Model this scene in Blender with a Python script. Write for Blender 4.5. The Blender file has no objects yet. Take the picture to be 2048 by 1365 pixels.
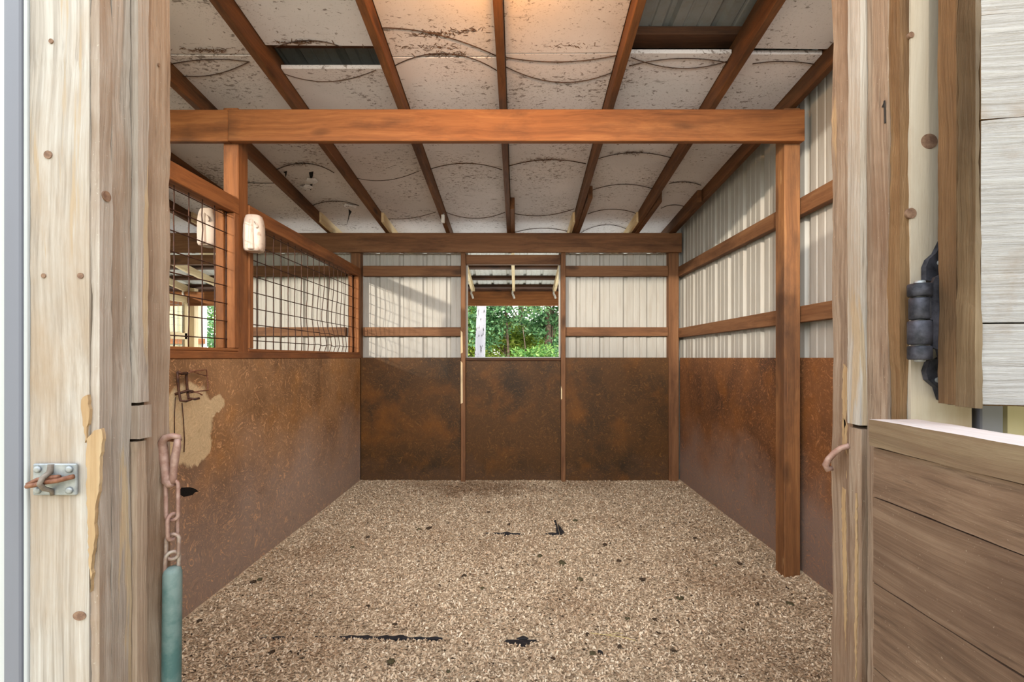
import bpy, bmesh, math, random
import numpy as np
from mathutils import Vector, Matrix

rnd = random.Random(7)
nr = np.random.default_rng(7)
SC = bpy.context.scene
COL = SC.collection

# ------------------------------------------------------------------ camera, world, sun, exposure
F, CX, CY, EYE = 910.0, 1035.0, 716.0, 1.2          # photo pixels per unit depth, vanishing point, eye height (m)
cd = bpy.data.cameras.new('camera')
cam = bpy.data.objects.new('camera', cd); COL.objects.link(cam)
cam.location = (0, 0, EYE); cam.rotation_euler = (math.pi / 2, 0, 0)
cd.sensor_fit = 'HORIZONTAL'; cd.sensor_width = 36.0
cd.lens = F / 2048 * 36.0
cd.shift_x = (1024 - CX) / 2048; cd.shift_y = (CY - 682.5) / 2048
cd.clip_start = 0.02; cd.clip_end = 400
SC.camera = cam

w = bpy.data.worlds.new('world'); SC.world = w; w.use_nodes = True
wt = w.node_tree; wt.nodes.clear()
wo = wt.nodes.new('ShaderNodeOutputWorld'); wb = wt.nodes.new('ShaderNodeBackground')
wg = wt.nodes.new('ShaderNodeTexCoord'); ws = wt.nodes.new('ShaderNodeSeparateXYZ'); wr = wt.nodes.new('ShaderNodeValToRGB')
wt.links.new(wg.outputs['Generated'], ws.inputs[0]); wt.links.new(ws.outputs['Z'], wr.inputs[0])
wr.color_ramp.elements[0].color = (1.0, 0.96, 0.89, 1); wr.color_ramp.elements[0].position = 0.0
wr.color_ramp.elements[1].color = (0.86, 0.93, 1.0, 1); wr.color_ramp.elements[1].position = 0.6
wt.links.new(wr.outputs[0], wb.inputs[0]); wb.inputs[1].default_value = 1.5
wt.links.new(wb.outputs[0], wo.inputs[0])

sd = bpy.data.lights.new('sun', 'SUN'); sun = bpy.data.objects.new('sun', sd); COL.objects.link(sun)
sd.energy = 1.0; sd.angle = 0.022; sd.color = (1.0, 0.89, 0.73)
sun.rotation_euler = Vector((0.5, 1.0, -0.2)).to_track_quat('-Z', 'Y').to_euler()

al = bpy.data.lights.new('added_front_fill', 'AREA'); alo = bpy.data.objects.new('added_front_fill', al); COL.objects.link(alo)
al.shape = 'RECTANGLE'; al.size = 2.9; al.size_y = 0.65; al.energy = 12.0; al.spread = math.radians(105); al.color = (1.0, 0.97, 0.94)  # soft fill light added above the doorway to brighten the interior
alo.location = (0, 0.90, 2.26); alo.rotation_euler = (math.radians(66), 0, 0)

SC.view_settings.view_transform = 'Standard'; SC.view_settings.look = 'None'
SC.view_settings.gamma = 1.0; SC.view_settings.use_curve_mapping = False
SC.view_settings.exposure = 1.6
SC.cycles.max_bounces = 10; SC.cycles.diffuse_bounces = 8
SC.cycles.use_denoising = True

BULB_STRENGTH = 230.0

def P(px, py, D):
    """Where a point seen at photo pixel px, py at depth D stands."""
    return Vector(((px - CX) / F * D, D, EYE + (CY - py) / F * D))

# ------------------------------------------------------------------ node helper and materials
LF = 1.0                                             # how dark the weathered outdoor surfaces are, relative to the colours given
def lin(c):
    return tuple(LF * (x / 12.92 if x <= 0.04045 else ((x + 0.055) / 1.055) ** 2.4) for x in (v / 255 for v in c)) + (1.0,)

class NT:
    def __init__(s, name):
        s.m = bpy.data.materials.new(name); s.m.use_nodes = True
        s.t = s.m.node_tree; s.t.nodes.clear()
        s.out = s.n('ShaderNodeOutputMaterial'); s.b = s.n('ShaderNodeBsdfPrincipled')
        s.l(s.b.outputs[0], s.out.inputs[0])
    def n(s, typ, **kw):
        nd = s.t.nodes.new(typ)
        for k, v in kw.items(): setattr(nd, k, v)
        return nd
    def l(s, a, b): s.t.links.new(a, b)
    def put(s, sock, v):
        if isinstance(v, bpy.types.NodeSocket): s.l(v, sock)
        else: sock.default_value = v
    def obj(s, offset=True):
        tc = s.n('ShaderNodeTexCoord').outputs['Object']
        if not offset: return tc
        oi = s.n('ShaderNodeObjectInfo').outputs['Random']
        m = s.math('MULTIPLY', oi, 41.7)
        return s.vec('ADD', tc, s.comb(m, m, m))
    def comb(s, x, y, z):
        c = s.n('ShaderNodeCombineXYZ')
        for i, v in enumerate((x, y, z)): s.put(c.inputs[i], v)
        return c.outputs[0]
    def sep(s, v):
        c = s.n('ShaderNodeSeparateXYZ'); s.put(c.inputs[0], v); return c.outputs
    def vec(s, op, a, b):
        c = s.n('ShaderNodeVectorMath', operation=op); s.put(c.inputs[0], a); s.put(c.inputs[1], b); return c.outputs[0]
    def math(s, op, a, b=0.0, clamp=False):
        c = s.n('ShaderNodeMath', operation=op); c.use_clamp = clamp; s.put(c.inputs[0], a); s.put(c.inputs[1], b); return c.outputs[0]
    def noise(s, v, scale, detail=4, rough=0.55, dist=0.0, col=False):
        c = s.n('ShaderNodeTexNoise'); s.put(c.inputs['Vector'], v)
        c.inputs['Scale'].default_value = scale; c.inputs['Detail'].default_value = detail
        c.inputs['Roughness'].default_value = rough; c.inputs['Distortion'].default_value = dist
        return c.outputs['Color' if col else 'Fac']
    def vor(s, v, scale, out='Distance'):
        c = s.n('ShaderNodeTexVoronoi'); s.put(c.inputs['Vector'], v); c.inputs['Scale'].default_value = scale
        return c.outputs[out]
    def wave(s, v, scale, dist, detail=3, dscale=1.5, axis='X'):
        c = s.n('ShaderNodeTexWave', bands_direction=axis); s.put(c.inputs['Vector'], v)
        c.inputs['Scale'].default_value = scale; c.inputs['Distortion'].default_value = dist
        c.inputs['Detail'].default_value = detail; c.inputs['Detail Scale'].default_value = dscale
        return c.outputs['Fac']
    def ramp(s, f, stops, interp='LINEAR'):
        c = s.n('ShaderNodeValToRGB'); s.put(c.inputs[0], f); r = c.color_ramp; r.interpolation = interp
        while len(r.elements) < len(stops): r.elements.new(0.5)
        for e, (p, col) in zip(r.elements, stops):
            e.position = p; e.color = (col, col, col, 1) if isinstance(col, (int, float)) else col
        return c.outputs[0]
    def mix(s, f, a, b, blend='MIX'):
        c = s.n('ShaderNodeMix', data_type='RGBA', blend_type=blend); c.clamp_factor = True
        s.put(c.inputs[0], f); s.put(c.inputs[6], a); s.put(c.inputs[7], b); return c.outputs[2]
    def done(s, col, rough=0.7, bump=None, bs=0.3, bd=0.002, metal=0.0, spec=0.3):
        s.put(s.b.inputs['Base Color'], col); s.put(s.b.inputs['Roughness'], rough)
        s.b.inputs['Metallic'].default_value = metal; s.b.inputs['Specular IOR Level'].default_value = spec
        if bump is not None:
            bp = s.n('ShaderNodeBump'); bp.inputs['Strength'].default_value = bs; bp.inputs['Distance'].default_value = bd
            s.l(bump, bp.inputs['Height']); s.l(bp.outputs[0], s.b.inputs['Normal'])
        return s.m

def wood(name, dark, mid, light, axis, grain=1.0, knots=0.7, dirt=None, dirt_amt=0.5, worn=None, worn_amt=0.35,
         rough=0.7, bs=0.35, fleck=None, con=0.18, groove=0.0, fine=0.27):
    k = NT(name); v = k.obj()
    sc = [16.0 * grain] * 3; sc['XYZ'.index(axis)] = 0.55
    st = k.vec('MULTIPLY', v, tuple(sc))
    warp = k.noise(v, 1.6, 2, col=True)
    st2 = k.vec('ADD', st, k.vec('MULTIPLY', k.vec('SUBTRACT', warp, (0.5, 0.5, 0.5)), (1.1, 1.1, 1.1)))
    n1 = k.noise(st2, 1.6, 6, 0.66, 0.15)
    n2 = k.noise(st2, 9.0 if fine < 0.3 else 7.0, 4, 0.65)
    cross = 'X' if axis != 'X' else 'Z'
    wv = k.wave(st2, 0.55, 5.0, 2, 0.6, cross)
    fac = k.math('ADD', k.math('MULTIPLY', n1, 0.97 - fine), k.math('ADD', k.math('MULTIPLY', wv, 0.03), k.math('MULTIPLY', n2, fine)))
    col = k.ramp(fac, [(0.5 - con, lin(dark)), (0.5, lin(mid)), (0.5 + con, lin(light))])
    big = k.noise(v, 0.9, 3)
    col = k.mix(k.ramp(big, [(0.3, 0.0), (0.7, 0.45)]), col, lin(mid))
    if groove:
        gr = k.noise(k.vec('MULTIPLY', st2, (1.0, 1.0, 1.0)), 4.5, 4, 0.7, 0.3)
        col = k.mix(k.ramp(gr, [(0.30, groove), (0.40, 0.0)]), col, lin(tuple(int(x * 0.62) for x in dark)))
    if worn:
        sw = [10.0] * 3; sw['XYZ'.index(axis)] = 0.8
        wn = k.noise(k.vec('MULTIPLY', v, tuple(sw)), 1.5, 5, 0.6, 0.5)
        wm = k.ramp(wn, [(0.72 - worn_amt * 0.45, 0.0), (0.745 - worn_amt * 0.45, 1.0)])
        col = k.mix(wm, col, lin(worn))
    if dirt:
        dv = [1.6] * 3; dv['XYZ'.index(axis)] = 0.5
        dn = k.noise(k.vec('MULTIPLY', v, tuple(dv)), 3.2, 7, 0.65, 0.2)
        dm = k.ramp(dn, [(0.62 - dirt_amt * 0.3, 0.0), (0.80 - dirt_amt * 0.2, 0.9)])
        col = k.mix(dm, col, lin(dirt))
    if knots:
        kv = [5.2] * 3; kv['XYZ'.index(axis)] = 2.0
        kd = k.vor(k.vec('ADD', k.vec('MULTIPLY', v, tuple(kv)), k.vec('MULTIPLY', warp, (0.4, 0.4, 0.4))), 1.0)
        km = k.ramp(kd, [(0.05, knots), (0.12, knots * 0.55), (0.17, 0.0)])
        col = k.mix(km, col, lin(tuple(int(x * 0.55) for x in dark)))
    if fleck:
        fn = k.noise(k.vec('MULTIPLY', v, (60, 60, 60)), 4.0, 2)
        col = k.mix(k.ramp(fn, [(0.70, 0.0), (0.74, 0.6)]), col, lin(fleck))
    h = k.math('ADD', k.math('MULTIPLY', fac, 1.0), k.math('MULTIPLY', n2, 0.5))
    return k.done(col, rough, h, bs, 0.003)

M = {}
LF = 0.72
for ax in 'XYZ':
    LF = 0.72
    M['stain' + ax] = wood('orange_stained_wood_' + ax, (112, 66, 34), (156, 98, 54), (184, 124, 74), ax, knots=0.7, dirt=(98, 62, 38), dirt_amt=0.35)
    M['frame' + ax] = wood('brown_framing_wood_' + ax, (92, 60, 38), (136, 94, 62), (162, 120, 84), ax, dirt=(84, 54, 34), dirt_amt=0.4)
    LF = 0.62
    M['rafter' + ax] = wood('dark_rafter_wood_' + ax, (82, 52, 30), (128, 84, 50), (160, 108, 64), ax, knots=0.7, dirt=(74, 48, 30), dirt_amt=0.5)
    LF = 1.0
    M['old' + ax] = wood('dark_old_wood_' + ax, (40, 24, 14), (74, 46, 28), (100, 68, 44), ax, dirt=(30, 20, 14), dirt_amt=0.5)
    M['new' + ax] = wood('pale_new_wood_' + ax, (186, 158, 118), (214, 192, 152), (228, 212, 178), ax, knots=0.5)
M['post'] = wood('worn_stable_post_wood', (84, 54, 34), (130, 88, 54), (160, 116, 74), 'Z', 1.0, 0.5, dirt=(72, 50, 36), dirt_amt=0.5, worn=(186, 150, 106), worn_amt=0.12)
LF = 0.60
M['jamb'] = wood('grey_weathered_jamb_wood', (152, 137, 124), (188, 174, 161), (210, 199, 188), 'Z', 1.6, 0.6, dirt=(158, 128, 102), dirt_amt=0.5,
                 worn=(206, 182, 150), worn_amt=0.26, bs=0.6, fleck=(222, 212, 196), con=0.12, groove=0.5, fine=0.5)
M['jambtan'] = wood('tan_weathered_jamb_wood', (146, 122, 104), (184, 160, 138), (206, 185, 165), 'Z', 1.5, 0.6, dirt=(142, 112, 88), dirt_amt=0.5, bs=0.6, fleck=(206, 192, 172), con=0.12, groove=0.5, fine=0.5)
M['jambgrey'] = wood('silver_weathered_trim_wood', (158, 148, 138), (200, 191, 181), (224, 218, 211), 'Z', 1.8, 0.8, dirt=(184, 158, 130), dirt_amt=0.5,
                     worn=(202, 180, 152), worn_amt=0.2, bs=0.7, con=0.12, groove=0.5, fine=0.5)
M['jambbrown'] = wood('brown_weathered_jamb_wood', (134, 110, 93), (176, 152, 131), (202, 182, 163), 'Z', 1.5, 0.6, dirt=(132, 98, 74), dirt_amt=0.55,
                      worn=(206, 174, 134), worn_amt=0.2, bs=0.6, fleck=(206, 192, 172), con=0.12, groove=0.5, fine=0.5)
M['trimnew'] = wood('pale_cream_trim_wood', (190, 172, 148), (212, 198, 178), (222, 212, 196), 'Z', 0.8, 0.9, dirt=(190, 168, 142), dirt_amt=0.25, bs=0.3)
M['leafedge'] = wood('brown_door_edge_wood', (88, 62, 40), (138, 104, 70), (168, 134, 96), 'Z', 1.5, 0.5, dirt=(92, 70, 48), dirt_amt=0.6, bs=0.8)
M['edgegrey'] = wood('mossy_brown_door_edge_wood', (84, 68, 48), (128, 106, 78), (156, 134, 104), 'Z', 1.2, 0.4, dirt=(82, 66, 46), dirt_amt=0.8, bs=0.9)
M['doorplank'] = wood('brown_door_plank_wood', (92, 72, 58), (136, 110, 90), (164, 138, 116), 'Y', 1.2, 0.6, dirt=(92, 68, 54), dirt_amt=0.75,
                      worn=(176, 134, 92), worn_amt=0.15, bs=0.5, fleck=(180, 160, 140), con=0.12, groove=0.5, fine=0.5)
M['captop'] = wood('skylit_cap_wood', (196, 184, 180), (226, 216, 214), (240, 234, 234), 'Y', 1.2, 0.0, dirt=(190, 170, 160), dirt_amt=0.3)  # sky light on the cap's top, put into its colour
M['doorcap'] = wood('grey_brown_door_cap_wood', (110, 92, 74), (150, 130, 104), (176, 160, 132), 'Y', 1.2, 0.4, dirt=(116, 84, 66), dirt_amt=0.6, bs=0.5)

def white_rough():
    k = NT('chalky_white_rough_sawn_wood'); v = k.obj()
    g = k.noise(k.vec('MULTIPLY', v, (2.5, 2.5, 60)), 3.0, 5, 0.7, 0.6)
    b = k.noise(v, 9, 6, 0.65)
    col = k.ramp(g, [(0.3, lin((196, 190, 186))), (0.55, lin((222, 218, 216))), (0.75, lin((236, 234, 232)))])
    col = k.mix(k.ramp(b, [(0.52, 0.0), (0.66, 0.75)]), col, lin((196, 180, 166)))
    b2 = k.noise(k.vec('ADD', v, (5.0, 2.0, 1.0)), 6, 4, 0.6)
    col = k.mix(k.ramp(b2, [(0.58, 0.0), (0.68, 0.6)]), col, lin((186, 184, 196)))
    return k.done(col, 0.9, k.math('ADD', g, b), 0.9, 0.004)
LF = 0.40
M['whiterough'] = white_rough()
LF = 0.55

LF = 1.0
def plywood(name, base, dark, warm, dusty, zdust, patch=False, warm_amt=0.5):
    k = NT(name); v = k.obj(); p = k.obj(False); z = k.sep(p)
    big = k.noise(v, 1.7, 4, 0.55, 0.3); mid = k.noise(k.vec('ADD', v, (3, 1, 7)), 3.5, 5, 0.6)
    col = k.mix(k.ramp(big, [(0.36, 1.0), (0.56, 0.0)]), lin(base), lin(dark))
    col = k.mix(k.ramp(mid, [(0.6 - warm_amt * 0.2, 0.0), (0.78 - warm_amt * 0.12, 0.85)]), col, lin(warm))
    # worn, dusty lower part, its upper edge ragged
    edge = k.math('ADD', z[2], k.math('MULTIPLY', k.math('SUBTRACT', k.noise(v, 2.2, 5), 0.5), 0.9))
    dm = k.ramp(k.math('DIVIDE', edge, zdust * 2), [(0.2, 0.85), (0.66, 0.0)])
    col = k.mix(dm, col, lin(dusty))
    # rubbed fibres and scratches
    warp = k.vec('MULTIPLY', k.noise(v, 5, 2, col=True), (3, 3, 3))
    fib = k.noise(k.vec('ADD', k.vec('MULTIPLY', v, (11, 11, 11)), k.vec('MULTIPLY', warp, (2, 2, 2))), 2.2, 5, 0.7, 2.2)
    col = k.mix(k.ramp(fib, [(0.54, 0.0), (0.64, 0.55)]), col, lin(tuple(min(255, int(x * 1.45 + 24)) for x in base)))
    col = k.mix(k.ramp(fib, [(0.28, 0.5), (0.42, 0.0)]), col, lin(tuple(int(x * 0.5) for x in base)))
    spk = k.noise(k.vec('MULTIPLY', v, (1, 1, 0.5)), 42, 2)
    col = k.mix(k.ramp(spk, [(0.74, 0.0), (0.77, 0.5)]), col, lin((176, 150, 120)))
    if patch:
        ws_ = k.vec('ADD', p, k.vec('MULTIPLY', k.vec('SUBTRACT', k.noise(k.vec('MULTIPLY', p, (7, 7, 3.5)), 2.0, 5, 0.65, col=True), (0.5, 0.5, 0.5)), (0.0, 0.11, 0.10)))
        m = None
        for cy, cz, ry, rz in ((2.07, 0.90, 0.17, 0.20), (2.24, 0.965, 0.10, 0.055), (2.13, 0.78, 0.10, 0.09)):
            d = k.vec('MULTIPLY', k.vec('SUBTRACT', ws_, (0.0, cy, cz)), (0.0, 1 / ry, 1 / rz))
            ln = k.n('ShaderNodeVectorMath', operation='LENGTH'); k.l(d, ln.inputs[0])
            e = k.ramp(ln.outputs['Value'], [(0.90, 1.0), (1.0, 0.0)])
            m = e if m is None else k.math('MAXIMUM', m, e)
        pale = k.ramp(fib, [(0.3, lin((190, 166, 128))), (0.7, lin((222, 200, 162)))])
        col = k.mix(k.math('MULTIPLY', m, 0.92), col, pale)
    return k.done(col, 0.62, k.math('ADD', fib, mid), 0.35, 0.003, spec=0.35)
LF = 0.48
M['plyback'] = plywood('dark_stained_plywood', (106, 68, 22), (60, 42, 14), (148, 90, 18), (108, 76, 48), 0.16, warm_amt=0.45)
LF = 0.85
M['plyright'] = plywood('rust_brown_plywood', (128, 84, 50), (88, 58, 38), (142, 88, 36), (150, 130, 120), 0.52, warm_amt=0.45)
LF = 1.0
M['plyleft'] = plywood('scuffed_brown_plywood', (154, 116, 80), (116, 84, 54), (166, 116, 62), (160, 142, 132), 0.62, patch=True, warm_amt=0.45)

def foam(name, base, dirtiness):
    k = NT(name); v = k.obj()
    g = k.noise(v, 2.0, 4)
    col = k.mix(k.ramp(g, [(0.35, 0.0), (0.7, 1.0)]), lin(base), lin(tuple(int(x * 0.93) for x in base)))
    s1 = k.noise(k.vec('MULTIPLY', v, (17, 30, 17)), 2.0, 3, 0.6, 0.5)
    dens = k.noise(k.vec('ADD', v, (9, 4, 2)), 2.6, 3)
    th = k.math('ADD', s1, k.math('MULTIPLY', k.math('SUBTRACT', dens, 0.5), 0.28 * dirtiness))
    col = k.mix(k.ramp(th, [(0.605, 0.0), (0.67, 0.75)]), col, lin((104, 88, 76)))
    s2 = k.noise(k.vec('MULTIPLY', v, (60, 90, 60)), 1.6, 2, 0.6, 1.0)
    col = k.mix(k.ramp(k.math('ADD', s2, k.math('MULTIPLY', k.math('SUBTRACT', dens, 0.5), 0.25 * dirtiness)), [(0.60, 0.0), (0.70, 0.6)]), col, lin((128, 112, 102)))
    st = k.noise(k.vec('MULTIPLY', v, (3.0, 16, 3.0)), 1.5, 6, 0.7, 0.4)
    col = k.mix(k.ramp(st, [(0.62, 0.0), (0.74, 0.75)]), col, lin((96, 74, 58)))
    return k.done(col, 0.85, th, 0.15, 0.002)
LF = 0.84
M['foam'] = foam('speckled_white_foam', (230, 224, 224), 1.15)
M['foamdirty'] = foam('heavily_speckled_white_foam', (222, 212, 208), 1.7)
LF = 1.0
M['foamlit'] = foam('daylit_pale_foam', (246, 246, 240), 0.2)  # paler copy of the foam: outdoor light on the rear strip, put into the colour

def painted(name, base, rough=0.45, dirt=(150, 130, 105), spec=0.4):
    k = NT(name); v = k.obj()
    n = k.noise(k.vec('MULTIPLY', v, (14, 14, 1.6)), 2.0, 5, 0.6); s = k.noise(v, 28, 2)
    col = k.mix(k.ramp(n, [(0.45, 0.0), (0.8, 0.35)]), lin(base), lin(dirt))
    col = k.mix(k.ramp(s, [(0.76, 0.0), (0.79, 0.6)]), col, lin((90, 70, 54)))
    return k.done(col, rough, n, 0.05, 0.002, spec=spec)
LF = 0.66
M['siding'] = painted('off_white_painted_steel', (206, 204, 197))
LF = 0.45
M['rooftin'] = painted('grey_white_roof_steel', (176, 182, 184))
LF = 0.75
M['porchtin'] = painted('white_porch_roof_steel', (226, 226, 220))
LF = 0.55
M['greytrim'] = painted('grey_painted_steel_trim', (138, 141, 154), 0.5, (128, 128, 138))
M['whitetrim'] = painted('white_painted_steel_trim', (226, 230, 232), 0.5, (205, 205, 200))
M['cream'] = painted('cream_painted_siding', (222, 212, 168), 0.6, (205, 190, 150))

LF = 1.0
def simple(name, c1, c2, scale, rough=0.6, metal=0.0, bs=0.3, thr=(0.4, 0.65), spec=0.3, zs=1.0):
    k = NT(name); v = k.obj(); n = k.noise(k.vec('MULTIPLY', v, (1.0, 1.0, zs)), scale, 5, 0.6)
    return k.done(k.mix(k.ramp(n, [(thr[0], 0.0), (thr[1], 1.0)]), lin(c1), lin(c2)), rough, n, bs, 0.002, metal, spec)
LF = 0.6
M['rust'] = simple('brown_rusted_wire', (66, 40, 28), (104, 62, 38), 40)
M['wiredark'] = simple('dark_hanger_wire', (58, 42, 34), (104, 74, 54), 20)
M['rustorange'] = simple('rusted_iron', (122, 74, 52), (158, 108, 82), 90)
M['pinkmetal'] = simple('pinkish_rusty_metal', (176, 136, 122), (206, 172, 158), 70, 0.55, 0.2)
M['debris'] = simple('caught_dust_and_grass', (112, 84, 64), (150, 120, 96), 60, 0.9)
M['staple'] = simple('weathered_iron', (130, 116, 104), (160, 148, 136), 80, 0.6, 0.3)
M['galv'] = simple('galvanised_steel', (168, 174, 178), (198, 202, 204), 60, 0.45, 0.45)
M['chain'] = simple('dull_chain_metal', (172, 142, 128), (202, 186, 172), 60, 0.5, 0.3)
M['sleeve'] = simple('faded_green_rubber', (84, 120, 118), (136, 158, 154), 22, 0.55, 0, 0.25)
M['blackiron'] = simple('blue_black_iron', (46, 48, 56), (92, 92, 104), 45, 0.5, 0.4)
LF = 0.8
M['knot'] = simple('dark_wood_knot', (112, 84, 68), (150, 120, 98), 90, 0.8)
M['plastic'] = simple('scuffed_white_plastic', (224, 206, 190), (176, 148, 128), 26, 0.5, 0, 0.1, (0.56, 0.74))
M['whiteplastic'] = simple('white_plastic', (232, 230, 226), (220, 214, 206), 40, 0.4, 0, 0.1)
LF = 1.0
M['rubber'] = simple('black_rubber_mat', (30, 30, 34), (44, 44, 48), 60, 0.7)
M['hole'] = simple('painted_hole_shade', (14, 11, 9), (24, 18, 14), 60, 1.0)  # shade inside holes, painted as a flat dark colour
M['clod'] = simple('dark_manure', (52, 42, 32), (86, 70, 54), 60, 0.9, 0, 0.6)
M['clodgreen'] = simple('greenish_manure', (70, 66, 46), (102, 94, 70), 60, 0.9, 0, 0.6)
M['bark'] = simple('grey_brown_bark', (70, 56, 46), (112, 96, 82), 14, 0.9, 0, 0.8)
M['palebark'] = simple('pale_bark', (150, 146, 150), (54, 48, 48), 26, 0.8, 0, 0.4, (0.58, 0.63), zs=0.3)
M['slab'] = simple('pale_bounce_gravel', (232, 230, 222), (216, 212, 202), 3, 0.95)
M['earth'] = simple('bare_earth_and_leaf_litter', (206, 192, 164), (178, 166, 124), 1.2, 0.95, 0, 0.5)
M['sun_blocker'] = simple('sun_blocker_green', (60, 78, 40), (90, 100, 56), 0.8, 0.95, 0, 0.5)
M['straw'] = simple('dry_straw', (196, 178, 122), (214, 200, 150), 40, 0.8)
M['ink'] = simple('black_marker', (28, 24, 22), (44, 38, 34), 60, 0.8)
LF = 0.55
M['scratch'] = wood('bare_splintered_wood', (184, 146, 102), (214, 180, 136), (228, 202, 164), 'Z', 2.2, 0.0, dirt=(170, 128, 88), dirt_amt=0.5, bs=0.8)

LF = 1.0
def bedding(name, island):
    k = NT(name); v = k.obj(False)
    if island:
        g = k.n('ShaderNodeNewGeometry').outputs['Random Per Island']
        col = k.ramp(g, [(0.0, lin((122, 102, 82))), (0.15, lin((164, 145, 121))), (0.5, lin((198, 179, 154))), (0.8, lin((222, 202, 174))), (0.95, lin((240, 228, 206)))])
    else:
        n = k.noise(v, 110, 3, 0.7)
        col = k.ramp(n, [(0.3, lin((130, 108, 84))), (0.5, lin((178, 159, 134))), (0.68, lin((208, 188, 160)))])
    big = k.noise(v, 1.3, 4)
    col = k.mix(k.ramp(big, [(0.5, 0.0), (0.72, 0.5)]), col, lin((140, 108, 76)))
    # a damp brown stain at the far side
    d = k.vec('MULTIPLY', k.vec('SUBTRACT', v, (-0.35, 4.15, 0.0)), (1.1, 2.4, 0.0))
    ln = k.n('ShaderNodeVectorMath', operation='LENGTH'); k.l(d, ln.inputs[0])
    e = k.math('ADD', ln.outputs['Value'], k.math('MULTIPLY', k.math('SUBTRACT', k.noise(v, 6, 4), 0.5), 0.8))
    col = k.mix(k.ramp(e, [(0.25, 0.55), (0.75, 0.0)]), col, lin((112, 76, 40)))
    return k.done(col, 0.9, k.noise(v, 160, 3), 0.5 if not island else 0.1, 0.004)
M['bed'] = bedding('pale_pellet_bedding', False)
M['chips'] = bedding('pale_wood_chips', True)

def leaves(name, stops):
    k = NT(name); g = k.n('ShaderNodeNewGeometry').outputs['Random Per Island']
    col = k.ramp(g, [(i / (len(stops) - 1), lin(c)) for i, c in enumerate(stops)])
    k.put(k.b.inputs['Base Color'], col); k.b.inputs['Roughness'].default_value = 0.6
    tr = k.n('ShaderNodeBsdfTranslucent'); k.l(col, tr.inputs[0])
    mx = k.n('ShaderNodeMixShader'); mx.inputs[0].default_value = 0.3
    k.l(k.b.outputs[0], mx.inputs[1]); k.l(tr.outputs[0], mx.inputs[2]); k.l(mx.outputs[0], k.out.inputs[0])
    return k.m
M['leafblue'] = leaves('blue_green_leaves', [(46, 84, 50), (76, 122, 76), (106, 150, 102), (142, 180, 128)])
M['leafyellow'] = leaves('yellow_green_leaves', [(72, 96, 30), (112, 140, 44), (150, 172, 66), (184, 190, 96)])
M['leafmid'] = leaves('mid_green_leaves', [(50, 90, 40), (84, 132, 56), (120, 160, 76), (156, 184, 104)])

# ------------------------------------------------------------------ mesh helpers
def link(name, me, mat, parent=None, smooth=False):
    o = bpy.data.objects.new(name, me); COL.objects.link(o)
    for m in (mat if isinstance(mat, (list, tuple)) else [mat]): me.materials.append(m)
    if parent is not None: o.parent = parent
    if smooth:
        me.polygons.foreach_set('use_smooth', [True] * len(me.polygons))
    return o

def tag(o, label=None, cat=None, group=None, kind=None):
    if label: o['label'] = label
    if cat: o['category'] = cat
    if group: o['group'] = group
    if kind: o['kind'] = kind
    return o

def empty(name, loc=(0, 0, 0)):
    o = bpy.data.objects.new(name, None); COL.objects.link(o); o.location = loc; o.empty_display_size = 0.1
    return o

class MB:
    def __init__(s): s.v = []; s.f = []
    def hexa(s, c8):
        b = len(s.v); s.v += [tuple(p) for p in c8]
        s.f += [tuple(b + i for i in q) for q in ((0, 3, 2, 1), (4, 5, 6, 7), (0, 1, 5, 4), (1, 2, 6, 5), (2, 3, 7, 6), (3, 0, 4, 7))]
        return s
    def box(s, x0, x1, y0, y1, z0, z1):
        return s.hexa([(x0, y0, z0), (x1, y0, z0), (x1, y1, z0), (x0, y1, z0), (x0, y0, z1), (x1, y0, z1), (x1, y1, z1), (x0, y1, z1)])
    def tube(s, pts, r, n=6, closed=False):
        pts = [Vector(p) for p in pts]; m = len(pts); b = len(s.v)
        up = None
        for i, p in enumerate(pts):
            a = pts[i - 1] if (i > 0 or closed) else p; c = pts[(i + 1) % m] if (i < m - 1 or closed) else p
            t = (c - a).normalized()
            if up is None:
                up = t.orthogonal().normalized()
            up = (up - t * up.dot(t)).normalized(); sd_ = t.cross(up)
            rr = r[i] if isinstance(r, (list, tuple)) else r
            for j in range(n):
                an = 2 * math.pi * j / n
                s.v.append(tuple(p + (up * math.cos(an) + sd_ * math.sin(an)) * rr))
        for i in range(m if closed else m - 1):
            i2 = (i + 1) % m
            for j in range(n):
                j2 = (j + 1) % n
                s.f.append((b + i * n + j, b + i * n + j2, b + i2 * n + j2, b + i2 * n + j))
        if not closed:
            s.f.append(tuple(b + j for j in reversed(range(n)))); s.f.append(tuple(b + (m - 1) * n + j for j in range(n)))
        return s
    def build(s, name, mat, parent=None, smooth=False, bevel=0.0, loc=None):
        me = bpy.data.meshes.new(name)
        vs = s.v if loc is None else [tuple(Vector(p) - Vector(loc)) for p in s.v]
        me.from_pydata(vs, [], s.f); me.update()
        if bevel:
            bm = bmesh.new(); bm.from_mesh(me)
            bmesh.ops.recalc_face_normals(bm, faces=bm.faces)
            bmesh.ops.bevel(bm, geom=list(bm.edges), offset=bevel, segments=1, affect='EDGES', profile=0.5)
            bm.to_mesh(me); bm.free()
        o = link(name, me, mat, parent, smooth)
        if loc is not None: o.location = loc
        return o

def board(name, mat, parent, x0, x1, y0, y1, z0, z1, bevel=0.003):
    return MB().box(min(x0, x1), max(x0, x1), min(y0, y1), max(y0, y1), min(z0, z1), max(z0, z1)).build(name, mat, parent, bevel=bevel)

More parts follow.
